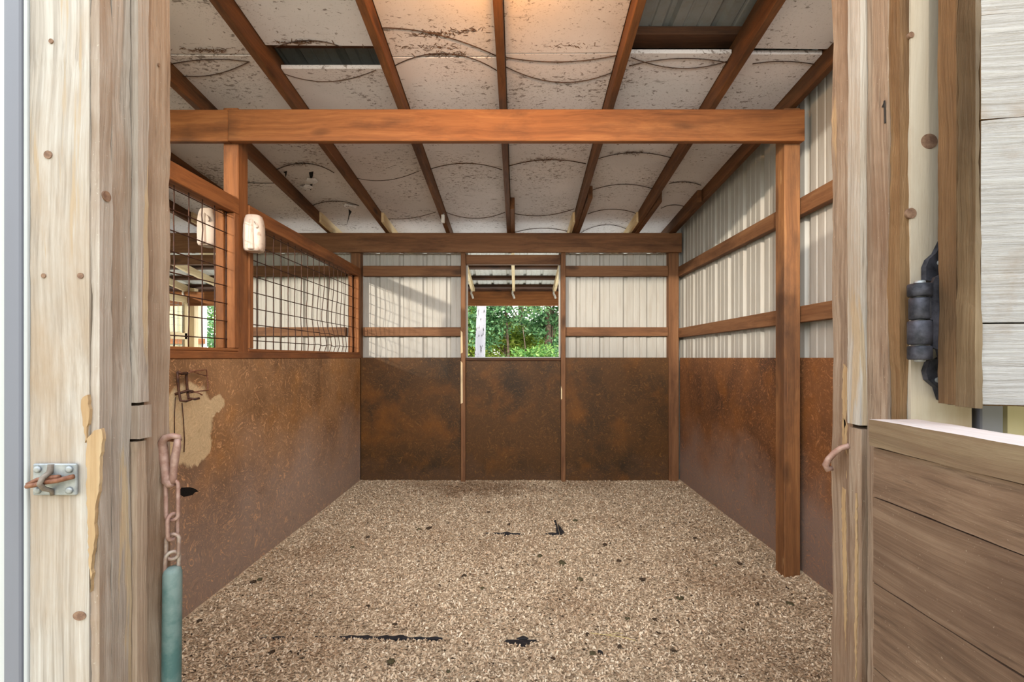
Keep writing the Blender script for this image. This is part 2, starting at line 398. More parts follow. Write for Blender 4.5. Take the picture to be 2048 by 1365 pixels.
def rough_board(name, mat, parent, x0, x1, y0, y1, z0, z1, amp=0.003, cell=0.03, seed=0, mats=None):
    """A plank with a finely uneven, worn surface."""
    bm = bmesh.new(); bmesh.ops.create_cube(bm, size=1.0)
    for v in bm.verts:
        v.co = Vector((x0 if v.co.x < 0 else x1, y0 if v.co.y < 0 else y1, z0 if v.co.z < 0 else z1))
    for ax in range(3):
        lo, hi = ((x0, x1), (y0, y1), (z0, z1))[ax]
        for i in range(1, max(2, int(round((hi - lo) / cell)))):
            c = lo + (hi - lo) * i / max(2, int(round((hi - lo) / cell)))
            no = [0, 0, 0]; no[ax] = 1; co = [0, 0, 0]; co[ax] = c
            bmesh.ops.bisect_plane(bm, geom=bm.verts[:] + bm.edges[:] + bm.faces[:], plane_co=co, plane_no=no)
    from mathutils import noise as mn
    bm.normal_update()
    for v in bm.verts:
        n = v.normal
        q = v.co * 9 + Vector((seed * 3.1, 0, 0)); q2 = v.co * 38 + Vector((seed * 1.7, 2, 0))
        v.co += n * ((mn.noise(q) - 0.1) * amp + mn.noise(q2) * amp * 0.5)
    me = bpy.data.meshes.new(name); bm.to_mesh(me); bm.free()
    return link(name, me, mats or mat, parent)

def mesh_np(name, V, Fa, mat, parent=None, smooth=False):
    me = bpy.data.meshes.new(name)
    nv, nf, k = len(V), len(Fa), Fa.shape[1]
    me.vertices.add(nv); me.vertices.foreach_set('co', V.astype(np.float32).ravel())
    me.loops.add(nf * k); me.loops.foreach_set('vertex_index', Fa.astype(np.int32).ravel())
    me.polygons.add(nf); me.polygons.foreach_set('loop_start', np.arange(0, nf * k, k, dtype=np.int32))
    try: me.polygons.foreach_set('loop_total', np.full(nf, k, dtype=np.int32))
    except Exception: pass
    me.update(calc_edges=True); me.validate()
    return link(name, me, mat, parent, smooth)

def rib_profile(u0, u1, phase=0.0, pitch=0.2286, depth=0.018, minor=True):
    """(u, offset) points of a ribbed steel sheet; offset > 0 is away from the room."""
    pts = []
    k = math.floor((u0 - phase) / pitch) - 1
    while phase + k * pitch < u1 + pitch:
        c = phase + k * pitch
        pts += [(c - 0.026, 0), (c - 0.011, depth), (c + 0.011, depth), (c + 0.026, 0)]
        if minor:
            for t in (0.36, 0.64):
                m = c + pitch * t
                pts += [(m - 0.010, 0), (m - 0.004, 0.004), (m + 0.004, 0.004), (m + 0.010, 0)]
        k += 1
    ins = [p for p in pts if u0 < p[0] < u1]
    return [(u0, 0)] + ins + [(u1, 0)]

def rib_sheet(name, mat, parent, fn, u0, u1, phase=0.0, depth=0.018, minor=True, thick=0.0015):
    """fn(u, off, t) -> point, t = 0 / 1 for the two ends of the ribs."""
    pr = rib_profile(u0, u1, phase, depth=depth, minor=minor); V = []; Fs = []
    for off2 in (0.0, thick):
        for u, o in pr:
            V += [fn(u, o + off2, 0), fn(u, o + off2, 1)]
    n = len(pr)
    for i in range(n - 1):
        a = 2 * i; Fs.append((a, a + 2, a + 3, a + 1)); b = 2 * n + a; Fs.append((b, b + 1, b + 3, b + 2))
    me = bpy.data.meshes.new(name); me.from_pydata([tuple(p) for p in V], [], Fs); me.update()
    bm = bmesh.new(); bm.from_mesh(me); bmesh.ops.recalc_face_normals(bm, faces=bm.faces); bm.to_mesh(me); bm.free()
    return link(name, me, mat, parent)

# ------------------------------------------------------------------ key sizes of the place (metres)
XL, XR = -1.50, 1.555            # inner faces of the plywood on both sides
YB = 4.38                        # inner face of the back plywood
PITCH = 3.10                     # one stall to the next
RZ0, RSL = 2.385, 0.093          # rafter underside at depth 4.33 and its slope
def rz(D): return RZ0 + RSL * (4.33 - D)
Y0R, Y1R = 0.62, 4.93            # front and rear end of the main roof
def bar_sl(x0a, x1a, x0b, x1b, D0, D1, lo, hi):
    """A bar running front to back that follows the roof slope."""
    return MB().hexa([(x0a, D0, rz(D0) + lo), (x1a, D0, rz(D0) + lo), (x1b, D1, rz(D1) + lo), (x0b, D1, rz(D1) + lo),
                      (x0a, D0, rz(D0) + hi), (x1a, D0, rz(D0) + hi), (x1b, D1, rz(D1) + hi), (x0b, D1, rz(D1) + hi)])

# ------------------------------------------------------------------ the ground and the floor
MB().box(-60, 60, -40, 70, -0.25, -0.06).build('ground', M['earth'], bevel=0)
tag(bpy.data.objects['ground'], 'bare earth around the barn', 'ground', kind='structure')

floor = empty('floor'); tag(floor, 'stall floor of black rubber mats under the bedding', 'floor', kind='structure')
for (x0, x1) in ((-1.53, 0.285), (0.292, 1.60)):
    for (y0, y1) in ((0.70, 1.94), (1.947, 3.10), (3.107, 4.44)):
        board('rubber_mat', M['rubber'], floor, x0, x1, y0, y1, -0.055, -0.0015 if x0 > 0 else -0.001, 0.002)
# streaks where the bedding is swept off the mats: (x0, x1, centre line start y, end y, half width)
STREAKS = [(-1.11, -0.985, 1.945, 1.947, 0.012), (-0.88, -0.28, 1.955, 1.935, 0.021), (-0.055, 0.085, 1.92, 1.925, 0.033),
           (-0.25, 0.04, 3.105, 3.09, 0.03), (0.16, 0.31, 3.10, 3.09, 0.026), (0.325, 0.35, 1.86, 1.84, 0.018)]
def bare(x, y):
    m = np.zeros_like(x)
    for a, b, ya, yb, hw in STREAKS:
        t = (x - a) / (b - a); c = ya + (yb - ya) * t
        w_ = hw * np.clip(1 - np.abs(t - 0.6) / 0.62, 0, 1) ** 0.5 * (0.8 + 0.35 * np.sin(x * 61 + ya * 7) * np.sin(x * 23))
        m = np.maximum(m, np.clip(1.6 - np.abs(y - c) / np.maximum(w_, 1e-4), 0, 1) * ((t > 0) & (t < 1)))
    t = (y - 3.09) / 0.32; c = 0.30 - 0.03 * t
    m = np.maximum(m, np.clip(1.6 - np.abs(x - c) / (0.026 * np.clip(1 - t, 0.05, 1)), 0, 1) * ((t > 0) & (t < 1)))
    return m
def bump_np(x, y):
    return (0.003 * np.sin(x * 3.1 + 1.3 * np.sin(y * 2.3)) * np.sin(y * 3.7 + x) + 0.0012 * np.sin(x * 13 + y * 5) * np.sin(y * 11 - x * 4)
            + 0.0015 * np.sin(x * 41 + 3 * np.sin(y * 29)) * np.sin(y * 47 + 2 * np.sin(x * 31)))
def bed_z(x, y):
    e = np.minimum(np.minimum(x - XL, XR - x), YB - y)
    bank = 0.022 * np.exp(-np.clip(e, 0, 1) / 0.06)
    return (0.007 + bump_np(x, y) + bank) * (1 - bare(x, y)) - 0.016 * bare(x, y)
gx = np.arange(-1.503, 1.558, 0.009); gy = np.arange(0.85, 4.385, 0.009)
GX, GY = np.meshgrid(gx, gy)
GZ = bed_z(GX, GY) + nr.normal(0, 0.0009, GX.shape)
V = np.stack([GX.ravel(), GY.ravel(), GZ.ravel()], 1)
nx, ny = len(gx), len(gy)
ii = (np.arange(ny - 1)[:, None] * nx + np.arange(nx - 1)[None, :]).ravel()
bed = mesh_np('pellet_bedding', V, np.stack([ii, ii + 1, ii + nx + 1, ii + nx], 1), M['bed'], None, True)
tag(bed, 'pale tan pellet bedding spread over the whole stall floor', 'bedding', kind='stuff')
# loose chips lying on it
NC = 170000
cy = 1.45 + (4.37 - 1.45) * nr.random(NC) ** 1.25; cx = XL + 0.01 + (XR - XL - 0.02) * nr.random(NC)
keep = bare(cx, cy) < 0.25; cx, cy = cx[keep], cy[keep]; NC = len(cx)
L = nr.uniform(0.0028, 0.0075, NC); L[nr.random(NC) < 0.03] *= 1.9; W = nr.uniform(0.0014, 0.0034, NC); an = nr.random(NC) * math.tau
tilt = nr.normal(0, 0.42, (NC, 2)); cz = bed_z(cx, cy) + nr.uniform(0.001, 0.006, NC)
V = np.empty((NC, 4, 3))
for i, (a, b) in enumerate(((-1, -1), (1, -1), (1, 1), (-1, 1))):
    dx = a * L * np.cos(an) - b * W * np.sin(an); dy = a * L * np.sin(an) + b * W * np.cos(an)
    V[:, i] = np.stack([cx + dx, cy + dy, cz + dx * tilt[:, 0] + dy * tilt[:, 1]], 1)
o = mesh_np('wood_chips', V.reshape(-1, 3), np.arange(NC * 4).reshape(-1, 4), M['chips'], bed); o['kind'] = 'stuff'

# ------------------------------------------------------------------ the ceiling: rafters, purlins, steel sheets, foam boards, hanger wires
ceil_ = empty('ceiling', (0, 0, 2.5)); ceil_.location = (0, 0, 0)
tag(ceil_, 'sloping roof of stained rafters and white foam boards', 'ceiling', kind='structure')
RAF = [(-5.21, -5.19), (-4.64, -4.62), (-4.07, -4.05), (-3.50, -3.48), (-2.93, -2.91), (-2.36, -2.36), (-1.79, -1.745), (-1.235, -1.215), (-0.66, -0.635), (-0.081, -0.08), (0.535, 0.505), (1.10, 1.062), (1.485, 1.495)]  # x at depth 4.33, at 2.475
def rx(i, D):
    b, f = RAF[i]; return b + (f - b) * (4.33 - D) / (4.33 - 2.475)
RW = 0.019
for i in range(len(RAF)):
    a, b = rx(i, Y0R), rx(i, Y1R)
    bar_sl(a - RW, a + RW, b - RW, b + RW, Y0R, Y1R, 0, 0.14).build('rafter', M['rafterY'], ceil_, bevel=0.003)
# short blocks scabbed to the rafter ends by the back wall
for i, d0, d1 in ((9, 3.75, 4.6), (10, 3.55, 4.6), (11, 3.62, 4.6), (12, 3.62, 4.6)):
    s = 1 if i < 12 else -1
    a = rx(i, 4.0) + s * 0.038
    bar_sl(a - RW, a + RW, a - RW, a + RW, d0, d1, -0.012, 0.085).build('rafter_block', M['rafterY'], ceil_, bevel=0.003)
for i in (4, 6, 7, 10, 11, 12):
    a = rx(i, 4.5) + 0.034 * (1 if i < 10 else -1)
    bar_sl(a - 0.012, a + 0.012, a - 0.012, a + 0.012, 4.05, 4.75, 0.0, 0.095).build('rafter_splice', M['newY'], ceil_, bevel=0.002)
PZ = 0.14
for D in (0.66, 0.98, 1.56, 2.146, 2.75, 3.35, 3.95, 4.55):
    MB().hexa([(-5.3, D, rz(D) + PZ), (1.62, D, rz(D) + PZ), (1.62, D + 0.089, rz(D + 0.089) + PZ), (-5.3, D + 0.089, rz(D + 0.089) + PZ),
               (-5.3, D, rz(D) + PZ + 0.038), (1.62, D, rz(D) + PZ + 0.038), (1.62, D + 0.089, rz(D + 0.089) + PZ + 0.038), (-5.3, D + 0.089, rz(D + 0.089) + PZ + 0.038)]
              ).build('purlin', M['oldX'], ceil_, bevel=0.002)
x = -5.3
while x < 1.6:
    x1 = min(x + 0.914, 1.68)
    def fn(u, o, t): 
        D = (Y0R - 0.05, Y1R + 0.02)[t]; return (u, D, rz(D) + PZ + 0.040 + o)
    rib_sheet('roof_sheet', M['rooftin'], ceil_, fn, x, x1, phase=0.02)
    x = x1
board('fascia_board', M['frameX'], ceil_, -5.3, 1.66, Y0R - 0.026, Y0R - 0.001, rz(Y0R) - 0.01, rz(Y0R) + 0.178)
FZ = 0.085
def foam_board(i, D0, D1, mat, dz=0.0, tilt=0.0):
    e = 0.003
    m = MB(); n = 6
    xs0 = (rx(i - 1, D0) + RW + e, rx(i, D0) - RW - e); xs1 = (rx(i - 1, D1) + RW + e, rx(i, D1) - RW - e)
    m.hexa([(xs0[0], D0, rz(D0) + FZ + dz), (xs0[1], D0, rz(D0) + FZ + dz + tilt), (xs1[1], D1, rz(D1) + FZ + dz + tilt), (xs1[0], D1, rz(D1) + FZ + dz),
            (xs0[0], D0, rz(D0) + FZ + dz + 0.020), (xs0[1], D0, rz(D0) + FZ + dz + tilt + 0.020), (xs1[1], D1, rz(D1) + FZ + dz + tilt + 0.020), (xs1[0], D1, rz(D1) + FZ + dz + 0.020)])
    return m.build('insulation_board', mat, ceil_, bevel=0.002)
rr = random.Random(3)
for i in range(1, len(RAF)):
    far0 = {8: 2.29, 11: 2.195, 12: 2.20}.get(i, 2.20 + rr.uniform(-0.02, 0.02))
    if i != 11:
        foam_board(i, Y0R + 0.02, {8: 2.148, 12: 2.165}.get(i, far0 - 0.006), M['foamdirty'] if i < 8 else M['foam'], rr.uniform(-0.006, 0.004), rr.uniform(-0.006, 0.006))
    else:
        foam_board(i, Y0R + 0.02, 0.95, M['foam'])
    foam_board(i, far0, 4.60, M['foamdirty'] if i in (6, 7, 8) else M['foam'], rr.uniform(-0.004, 0.002))
    foam_board(i, 4.605, Y1R, M['foamlit'], rr.uniform(-0.003, 0.003))
def on_foam(px, py, lower=0.004):
    # depth where the sight line meets the underside of the foam
    k = (CY - py) / F
    D = (RZ0 + FZ - lower - EYE + RSL * 4.33) / (k + RSL)
    return P(px, py, D)
WIRES = [((755, 56), (860, 66), (995, 113)), ((780, 137), (890, 107), (995, 142)), ((1012, 115), (1110, 124), (1238, 110)),
         ((1012, 134), (1130, 165), (1232, 142)), ((1258, 132), (1370, 117), (1457, 126)), ((1262, 115), (1370, 137), (1457, 122)),
         ((1505, 128), (1560, 123), (1640, 131)), ((550, 95), (600, 82), (685, 95)), ((545, 138), (640, 163), (752, 140)),
         ((330, 131), (420, 119), (499, 124)), ((340, 148), (400, 153), (497, 124)), ((692, 350), (740, 361), (838, 342)),
         ((857, 340), (925, 327), (1004, 340)), ((1016, 333), (1095, 320), (1172, 328)), ((1190, 320), (1260, 306), (1345, 317)),
         ((892, 425), (945, 437), (1010, 425)), ((1026, 427), (1080, 432), (1148, 418)), ((1176, 384), (1250, 369), (1308, 379)),
         ((1176, 428), (1215, 419), (1272, 427)), ((755, 435), (808, 438), (872, 424)), ((535, 351), (600, 327), (668, 346)),
         ((618, 414), (660, 403), (718, 412)), ((1338, 368), (1365, 364), (1402, 371)), ((1322, 417), (1350, 410), (1374, 416)),
         ((1028, 466), (1080, 457), (1137, 464)), ((1162, 466), (1210, 450), (1258, 461)), ((455, 362), (500, 366), (560, 366))]
for a, b, c in WIRES:
    pa, pb, pc = on_foam(*a), on_foam(*b), on_foam(*c)
    # parabola through the three points
    tb = (b[0] - a[0]) / (c[0] - a[0]); pts = []
    for k in range(13):
        t = k / 12
        la = (t - tb) * (t - 1) / (tb); lb = t * (t - 1) / (tb * (tb - 1)); lc = t * (t - tb) / (1 - tb)
        pts.append(pa * la + pb * lb + pc * lc)
    MB().tube(pts, 0.0027 if a[1] > 200 else 0.0022, 5).build('support_wire', M['wiredark'], ceil_, True)
# dust and dead grass caught along the wires
for px, py, wd, n in [(a_, b_, c_, int(d_ * 0.55)) for a_, b_, c_, d_ in ((600, 84, 55, 130), (640, 150, 60, 120), (890, 109, 50, 120), (870, 68, 60, 130), (740, 362, 45, 200), (735, 300, 60, 200), (925, 327, 45, 150), (1095, 319, 45, 160),
                      (1260, 306, 45, 140), (600, 327, 50, 170), (420, 101, 55, 160), (860, 94, 70, 90), (1130, 92, 80, 110), (935, 61, 40, 60), (660, 403, 35, 80), (1365, 365, 30, 60), (900, 420, 40, 60))]:
    V = np.empty((n, 4, 3))
    for k in range(n):
        c = on_foam(px + rr.gauss(0, wd * 0.5), py + rr.gauss(0, 2.6), 0.0015); L_ = rr.uniform(0.004, 0.014); W_ = rr.uniform(0.0008, 0.0022); a_ = rr.gauss(0, 0.7)
        for q_, (i_, j_) in enumerate(((-1, -1), (1, -1), (1, 1), (-1, 1))):
            dx_ = i_ * L_ * math.cos(a_) - j_ * W_ * math.sin(a_); dy_ = i_ * L_ * math.sin(a_) + j_ * W_ * math.cos(a_)
            V[k, q_] = (c.x + dx_, c.y + dy_, c.z - RSL * dy_ - rr.uniform(0, 0.001))
    o = mesh_np('caught_debris', V.reshape(-1, 3), np.arange(4 * n).reshape(-1, 4), M['debris'], ceil_); o['kind'] = 'stuff'
# torn foam
for (px, py), mtl, sh in (((624, 361), 'foam', 0), ((612, 374), 'foam', 1), ((700, 412), 'foam', 2)):
    p = on_foam(px, py, 0.006); s = 0.05
    m = MB(); b = []
    for k in range(9):
        a = k / 9 * math.tau; r_ = s * (0.55 + 0.45 * rr.random())
        b.append((p.x + r_ * math.cos(a) * 1.1, p.y + r_ * math.sin(a) * 0.9, p.z - 0.012 * rr.random() - RSL * r_ * math.sin(a)))
    m.v = b + [(x_, y_, z_ + 0.005) for x_, y_, z_ in b]
    m.f = [tuple(reversed(range(9))), tuple(range(9, 18))] + [(k, (k + 1) % 9, 9 + (k + 1) % 9, 9 + k) for k in range(9)]
    m.build('torn_flap', M[mtl], ceil_)
for poly in ([(618, 346), (627, 344), (626, 352), (622, 362), (619, 352)], [(608, 370), (613, 371), (611, 382), (609, 380)], [(620, 370), (625, 369), (622, 381), (619, 379)],
             [(567, 345), (574, 343), (573, 350), (571, 355), (570, 347)], [(697, 419), (703, 424), (699, 432), (694, 450), (698, 428)]):
    pp = [on_foam(x_, y_, 0.003) for x_, y_ in poly]; n = len(pp); m = MB()
    m.v = [tuple(p) for p in pp] + [tuple(p + Vector((0, 0, 0.006))) for p in pp]
    m.f = [tuple(reversed(range(n))), tuple(range(n, 2 * n))] + [(k, (k + 1) % n, n + (k + 1) % n, n + k) for k in range(n)]
    m.build('puncture_shade', M['hole'], ceil_)  # thin dark shapes painted as the shade inside punctures

# ------------------------------------------------------------------ the back wall (two stalls long)
wb_ = empty('wall_back'); tag(wb_, 'back wall of white ribbed steel above dark plywood', 'wall', kind='structure')
def back_module(dx, ply=True):
    X = lambda v: v + dx
    if dx == 0: pass
    # studs beside the window opening
    for (a, b) in ((-0.540, -0.496), (0.415, 0.459)):
        board('stud', M['frameZ'], wb_, X(a), X(b), 4.335, 4.425, -0.03, 2.20)
    # a light worn strip on the left stud
    for z0, z1 in ((1.24, 1.46), (0.76, 1.17)):
        MB().hexa([(X(-0.541), 4.3335, z0), (X(-0.522), 4.3335, z0 + 0.01), (X(-0.522), 4.336, z0 + 0.01), (X(-0.541), 4.336, z0),
                   (X(-0.541), 4.3335, z1), (X(-0.524), 4.3335, z1 - 0.02), (X(-0.524), 4.336, z1 - 0.02), (X(-0.541), 4.336, z1)]).build('worn_strip', M['newZ'], wb_)
    MB().hexa([(X(0.414), 4.3335, 0.80), (X(0.425), 4.3335, 0.81), (X(0.425), 4.336, 0.81), (X(0.414), 4.336, 0.80),
               (X(0.414), 4.3335, 0.93), (X(0.424), 4.3335, 0.90), (X(0.424), 4.336, 0.90), (X(0.414), 4.336, 0.93)]).build('worn_strip', M['newZ'], wb_)
    for (a, b) in ((-1.485, -0.540), (0.459, 1.45)):
        for z0, z1 in ((1.985, 2.085), (1.408, 1.494)):
            board('girt', M['frameX'], wb_, X(a), X(b), 4.37, 4.41, z0, z1)
        c = X(a) - 0.12
        while c < X(b) + 0.05:
            c1 = min(c + 0.62, X(b) + 0.06)
            rib_sheet('siding_sheet', M['siding'], wb_, lambda u, o, t: (u, 4.413 + o, (-0.05, 2.215)[t]), max(c, X(a) - 0.06), c1, phase=X(a) + 0.13)
            c = c1
    for (a, b, z1) in ((-1.50, -0.543, 1.202), (-0.494, 0.413, 1.185), (0.461, 1.50, 1.202)):
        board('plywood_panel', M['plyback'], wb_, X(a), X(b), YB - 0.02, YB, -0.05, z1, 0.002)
back_module(0.0); back_module(-PITCH)
for dx, nm in ((0.0, 'window_1'), (-PITCH, 'window_2')):
    X = lambda v: v + dx
    wnd = empty(nm); tag(wnd, 'open unglazed window in the back wall' + (' of the stall' if dx == 0 else ' of the next stall seen through the mesh'), 'window', kind='structure')
    board('header', M['frameX'], wnd, X(-0.496), X(0.415), 4.375, 4.42, 2.098, 2.190)
    board('sill', M['oldX'], wnd, X(-0.496), X(0.415), 4.345, 4.43, 1.172, 1.199)
    for a, b in ((-0.496, -0.486), (0.406, 0.415)):
        board('edge_channel', M['whitetrim'], wnd, X(a), X(b), 4.42, 4.46, 1.2, 2.182, 0.001)
    board('edge_channel', M['whitetrim'], wnd, X(-0.496), X(0.415), 4.425, 4.46, 1.199, 1.207, 0.001)

# ------------------------------------------------------------------ the right wall
wr_ = empty('wall_right'); tag(wr_, 'right wall of white ribbed steel above rust brown plywood', 'wall', kind='structure')
for z0, z1 in ((1.975, 2.068), (1.392, 1.480)):
    board('girt', M['frameY'], wr_, 1.532, 1.575, 0.86, 4.40, z0, z1)
y = 0.72
for k in range(6):
    y1 = min(y + 0.914, 4.95)
    if y1 - y > 0.05:
        rib_sheet('siding_sheet', M['siding'], wr_, lambda u, o, t: (1.585 + o, u, -0.05 if t == 0 else rz(u) + 0.13), y, y1, phase=0.20)
    y = y1
for y0, y1 in ((0.86, 2.50), (2.504, YB - 0.02)):
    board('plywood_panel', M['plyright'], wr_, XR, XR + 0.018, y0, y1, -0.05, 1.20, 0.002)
MB().hexa([(1.56, 0.86, 2.30), (1.585, 0.86, 2.30), (1.585, 4.4, 2.26), (1.56, 4.4, 2.26), (1.56, 0.86, rz(.86) + .09), (1.585, 0.86, rz(.86) + .09), (1.585, 4.4, rz(4.4) + .09), (1.56, 4.4, rz(4.4) + .09)])

# ------------------------------------------------------------------ the left partition (plywood half)
board('corner_flashing', M['siding'], wr_, 1.46, 1.64, 4.428, 4.44, -0.05, 2.38, 0.001)
wl_ = empty('wall_left'); tag(wl_, 'scuffed brown plywood half wall between the stalls', 'wall', kind='structure')
hole_c = P(368, 988, 2.05)
for y0, y1 in ((0.86, YB - 0.02),):
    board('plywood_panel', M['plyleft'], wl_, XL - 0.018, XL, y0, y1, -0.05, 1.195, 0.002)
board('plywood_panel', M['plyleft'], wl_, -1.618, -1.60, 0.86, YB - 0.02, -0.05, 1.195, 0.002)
board('sill_board', M['stainY'], wl_, -1.605, XL + 0.004, 0.86, 4.34, 1.195, 1.232, 0.003)
# flat dark shape painted as the shade in a ragged gnawed hole, and thin splinters round it
m = MB(); poly = [(0.0, 0.02), (0.05, 0.008), (0.075, -0.004), (0.09, -0.012), (0.11, -0.03), (0.085, -0.026), (0.07, -0.034), (0.04, -0.03), (0.015, -0.026), (-0.02, 0.0)]
n = len(poly); hy, hz = 2.03, 0.60
m.v = [(XL + 0.0006, hy + a, hz + b) for a, b in poly] + [(XL - 0.01, hy + a, hz + b) for a, b in poly]
m.f = [tuple(range(n)), tuple(reversed(range(n, 2 * n)))] + [(k, n + k, n + (k + 1) % n, (k + 1) % n) for k in range(n)]
m.build('gnawed_hole_shade', M['hole'], wl_)
# the next partition, one stall further left
board('plywood_panel', M['plyleft'], wl_, XL - PITCH - 0.02, XL - PITCH, 0.86, YB, -0.05, 1.195, 0.002)

# ------------------------------------------------------------------ the front wall with the doorway the camera looks through
wf = empty('wall_front'); tag(wf, 'weathered plank doorway at the front of the stall', 'wall', kind='structure')
TOPZ = 1.88
# left side, front to back
rough_board('trim_board', M['jambgrey'], wf, -0.748, -0.657, 0.698, 0.7205, -0.05, TOPZ, 0.0012, 0.02, 1)
rough_board('edge_board', M['jamb'], wf, -0.6565, -0.643, 0.700, 0.7215, -0.05, TOPZ, 0.003, 0.02, 2)
rough_board('jamb_plank', M['jamb'], wf, -0.690, -0.643, 0.722, 0.757, -0.05, TOPZ, 0.003, 0.02, 3)
rough_board('stop_strip', M['jamb'], wf, -0.690, -0.632, 0.758, 0.780, 1.125, TOPZ, 0.0025, 0.02, 4)
rough_board('stop_strip', M['jambtan'], wf, -0.690, -0.634, 0.7585, 0.7795, -0.05, 1.06, 0.0025, 0.02, 5)
rough_board('stop_block', M['jamb'], wf, -0.690, -0.629, 0.757, 0.783, 1.064, 1.12, 0.002, 0.02, 6)
rough_board('jamb_plank', M['jambtan'], wf, -0.690, -0.641, 0.781, 0.840, -0.05, TOPZ, 0.003, 0.02, 7)
rough_board('jamb_post', M['oldZ'], wf, -0.75, -0.691, 0.722, 0.84, -0.05, TOPZ, 0.001, 0.2, 8)
# splintered bare patches where the face has come off
def sliver(x, y, z, pts, nx, parent=wf, nm='bare_splinter', mat='scratch'):
    if nm != 'knot':
        fine = []; g = random.Random(int(abs(z) * 1000))
        for k in range(len(pts)):
            p, q_ = pts[k], pts[(k + 1) % len(pts)]; c_ = max(2, int(math.dist(p, q_) / 0.007))
            fine += [(p[0] + (q_[0] - p[0]) * t / c_ + g.uniform(-0.0014, 0.0014), p[1] + (q_[1] - p[1]) * t / c_ + g.uniform(-0.002, 0.002)) for t in range(c_)]
        pts = fine
    m = MB(); n = len(pts)
    if nx: m.v = [(x + 0.0012 * nx, y + a, z + b) for a, b in pts] + [(x - 0.004 * nx, y + a, z + b) for a, b in pts]
    else: m.v = [(x + a, y - 0.0014, z + b) for a, b in pts] + [(x + a, y + 0.004, z + b) for a, b in pts]
    m.f = [tuple(range(n)), tuple(reversed(range(n, 2 * n)))] + [(k, n + k, n + (k + 1) % n, (k + 1) % n) for k in range(n)]
    me_o = m.build(nm, M[mat], parent)
    bm = bmesh.new(); bm.from_mesh(me_o.data); bmesh.ops.recalc_face_normals(bm, faces=bm.faces); bm.to_mesh(me_o.data); bm.free()
sliver(-0.660, 0.6965, 0.95, [(0.002, 0.125), (0.012, 0.14), (0.024, 0.143), (0.026, 0.12), (0.021, 0.09), (0.022, 0.06), (0.015, 0.02), (0.014, -0.02), (0.010, -0.06), (0.008, -0.11), (0.005, -0.06), (0.003, -0.01), (0.001, 0.05)], 0)
sliver(-0.668, 0.6965, 1.10, [(0.0, 0.035), (0.010, 0.045), (0.014, 0.02), (0.012, 0.0), (0.008, -0.03)], 0)
def oval(px, py, rx0, rz0, D, x=None, nm='knot'):
    c = P(px, py, D); pts = [(rx0 * math.cos(a / 24 * math.tau), rz0 * math.sin(a / 24 * math.tau)) for a in range(24)]
    if x is None: sliver(c.x, D, c.z, pts, 0, nm=nm, mat='knot')
    else: sliver(x, F * x / (px - CX), EYE + (CY - py) / F * (F * x / (px - CX)), pts, 1, nm=nm, mat='knot')
for px, py, a, b in ((97, 310, 0.0062, 0.0062), (103, 83, 0.0034, 0.0036), (88, 552, 0.0034, 0.0036), (162, 552, 0.0048, 0.0045), (160, 1232, 0.010, 0.007)):
    oval(px, py, a, b, 0.6980)
oval(213, 393, 0.007, 0.008, 0.711, -0.6415); oval(318, 130, 0.002, 0.003, 0.82, -0.6395)
# steel corner trim and siding outside
board('corner_trim', M['greytrim'], wf, -0.7805, -0.7545, 0.690, 0.720, -0.05, TOPZ, 0.002)
board('corner_trim', M['whitetrim'], wf, -0.7542, -0.7487, 0.694, 0.720, -0.05, TOPZ, 0.001)
x = -0.781
while x > -5.2:
    rib_sheet('siding_sheet', M['whitetrim'], wf, lambda u, o, t: (u, 0.698 - o, (-0.05, 1.75)[t]), x - 0.914, x, phase=-0.91)
    x -= 0.914
board('girt', M['frameX'], wf, -5.2, -0.76, 0.745, 0.785, 1.66, 1.75)
# right side, back to front
rough_board('jamb_plank', M['jambbrown'], wf, 0.583, 0.650, 0.791, 0.842, -0.05, TOPZ, 0.003, 0.02, 11)
rough_board('stop_strip', M['jambgrey'], wf, 0.573, 0.640, 0.761, 0.790, 1.087, TOPZ, 0.002, 0.02, 12)
rough_board('stop_strip', M['jambbrown'], wf, 0.576, 0.640, 0.7615, 0.7895, -0.05, 1.080, 0.0025, 0.02, 13)
rough_board('jamb_plank', M['jambbrown'], wf, 0.584, 0.640, 0.718, 0.760, -0.05, TOPZ, 0.002, 0.02, 14)
rough_board('jamb_plank', M['leafedge'], wf, 0.5865, 0.600, 0.698, 0.7175, -0.05, TOPZ, 0.004, 0.016, 15)
rough_board('trim_board', M['trimnew'], wf, 0.600, 0.693, 0.694, 0.717, -0.05, TOPZ, 0.001, 0.05, 16)
rough_board('jamb_post', M['oldZ'], wf, 0.641, 0.70, 0.7185, 0.80, -0.05, TOPZ, 0.001, 0.2, 17)
board('corner_trim', M['greytrim'], wf, 0.703, 0.738, 0.690, 0.720, -0.05, TOPZ, 0.002)
for k in range(1):
    rib_sheet('siding_sheet', M['cream'], wf, lambda u, o, t: (u, 0.715 - o, (-0.05, 1.75)[t]), 0.738, 1.62, phase=0.76)
board('girt', M['frameX'], wf, 0.70, 1.60, 0.745, 0.785, 1.66, 1.75)
sliver(0.583, 0.797, 0.86, [(0.006, 0.22), (0.018, 0.24), (0.02, 0.06), (0.014, -0.10), (0.010, -0.18), (0.007, -0.05), (0.010, 0.06)], -1)
sliver(0.576, 0.7705, 0.85, [(0.0, 0.12), (0.004, 0.12), (0.006, -0.12), (0.003, -0.2), (0.0, -0.1)], -1)
sliver(0.583, 0.80, 1.13, [(0.0, 0.05), (0.012, 0.06), (0.016, 0.0), (0.010, -0.07), (0.004, -0.02)], -1)
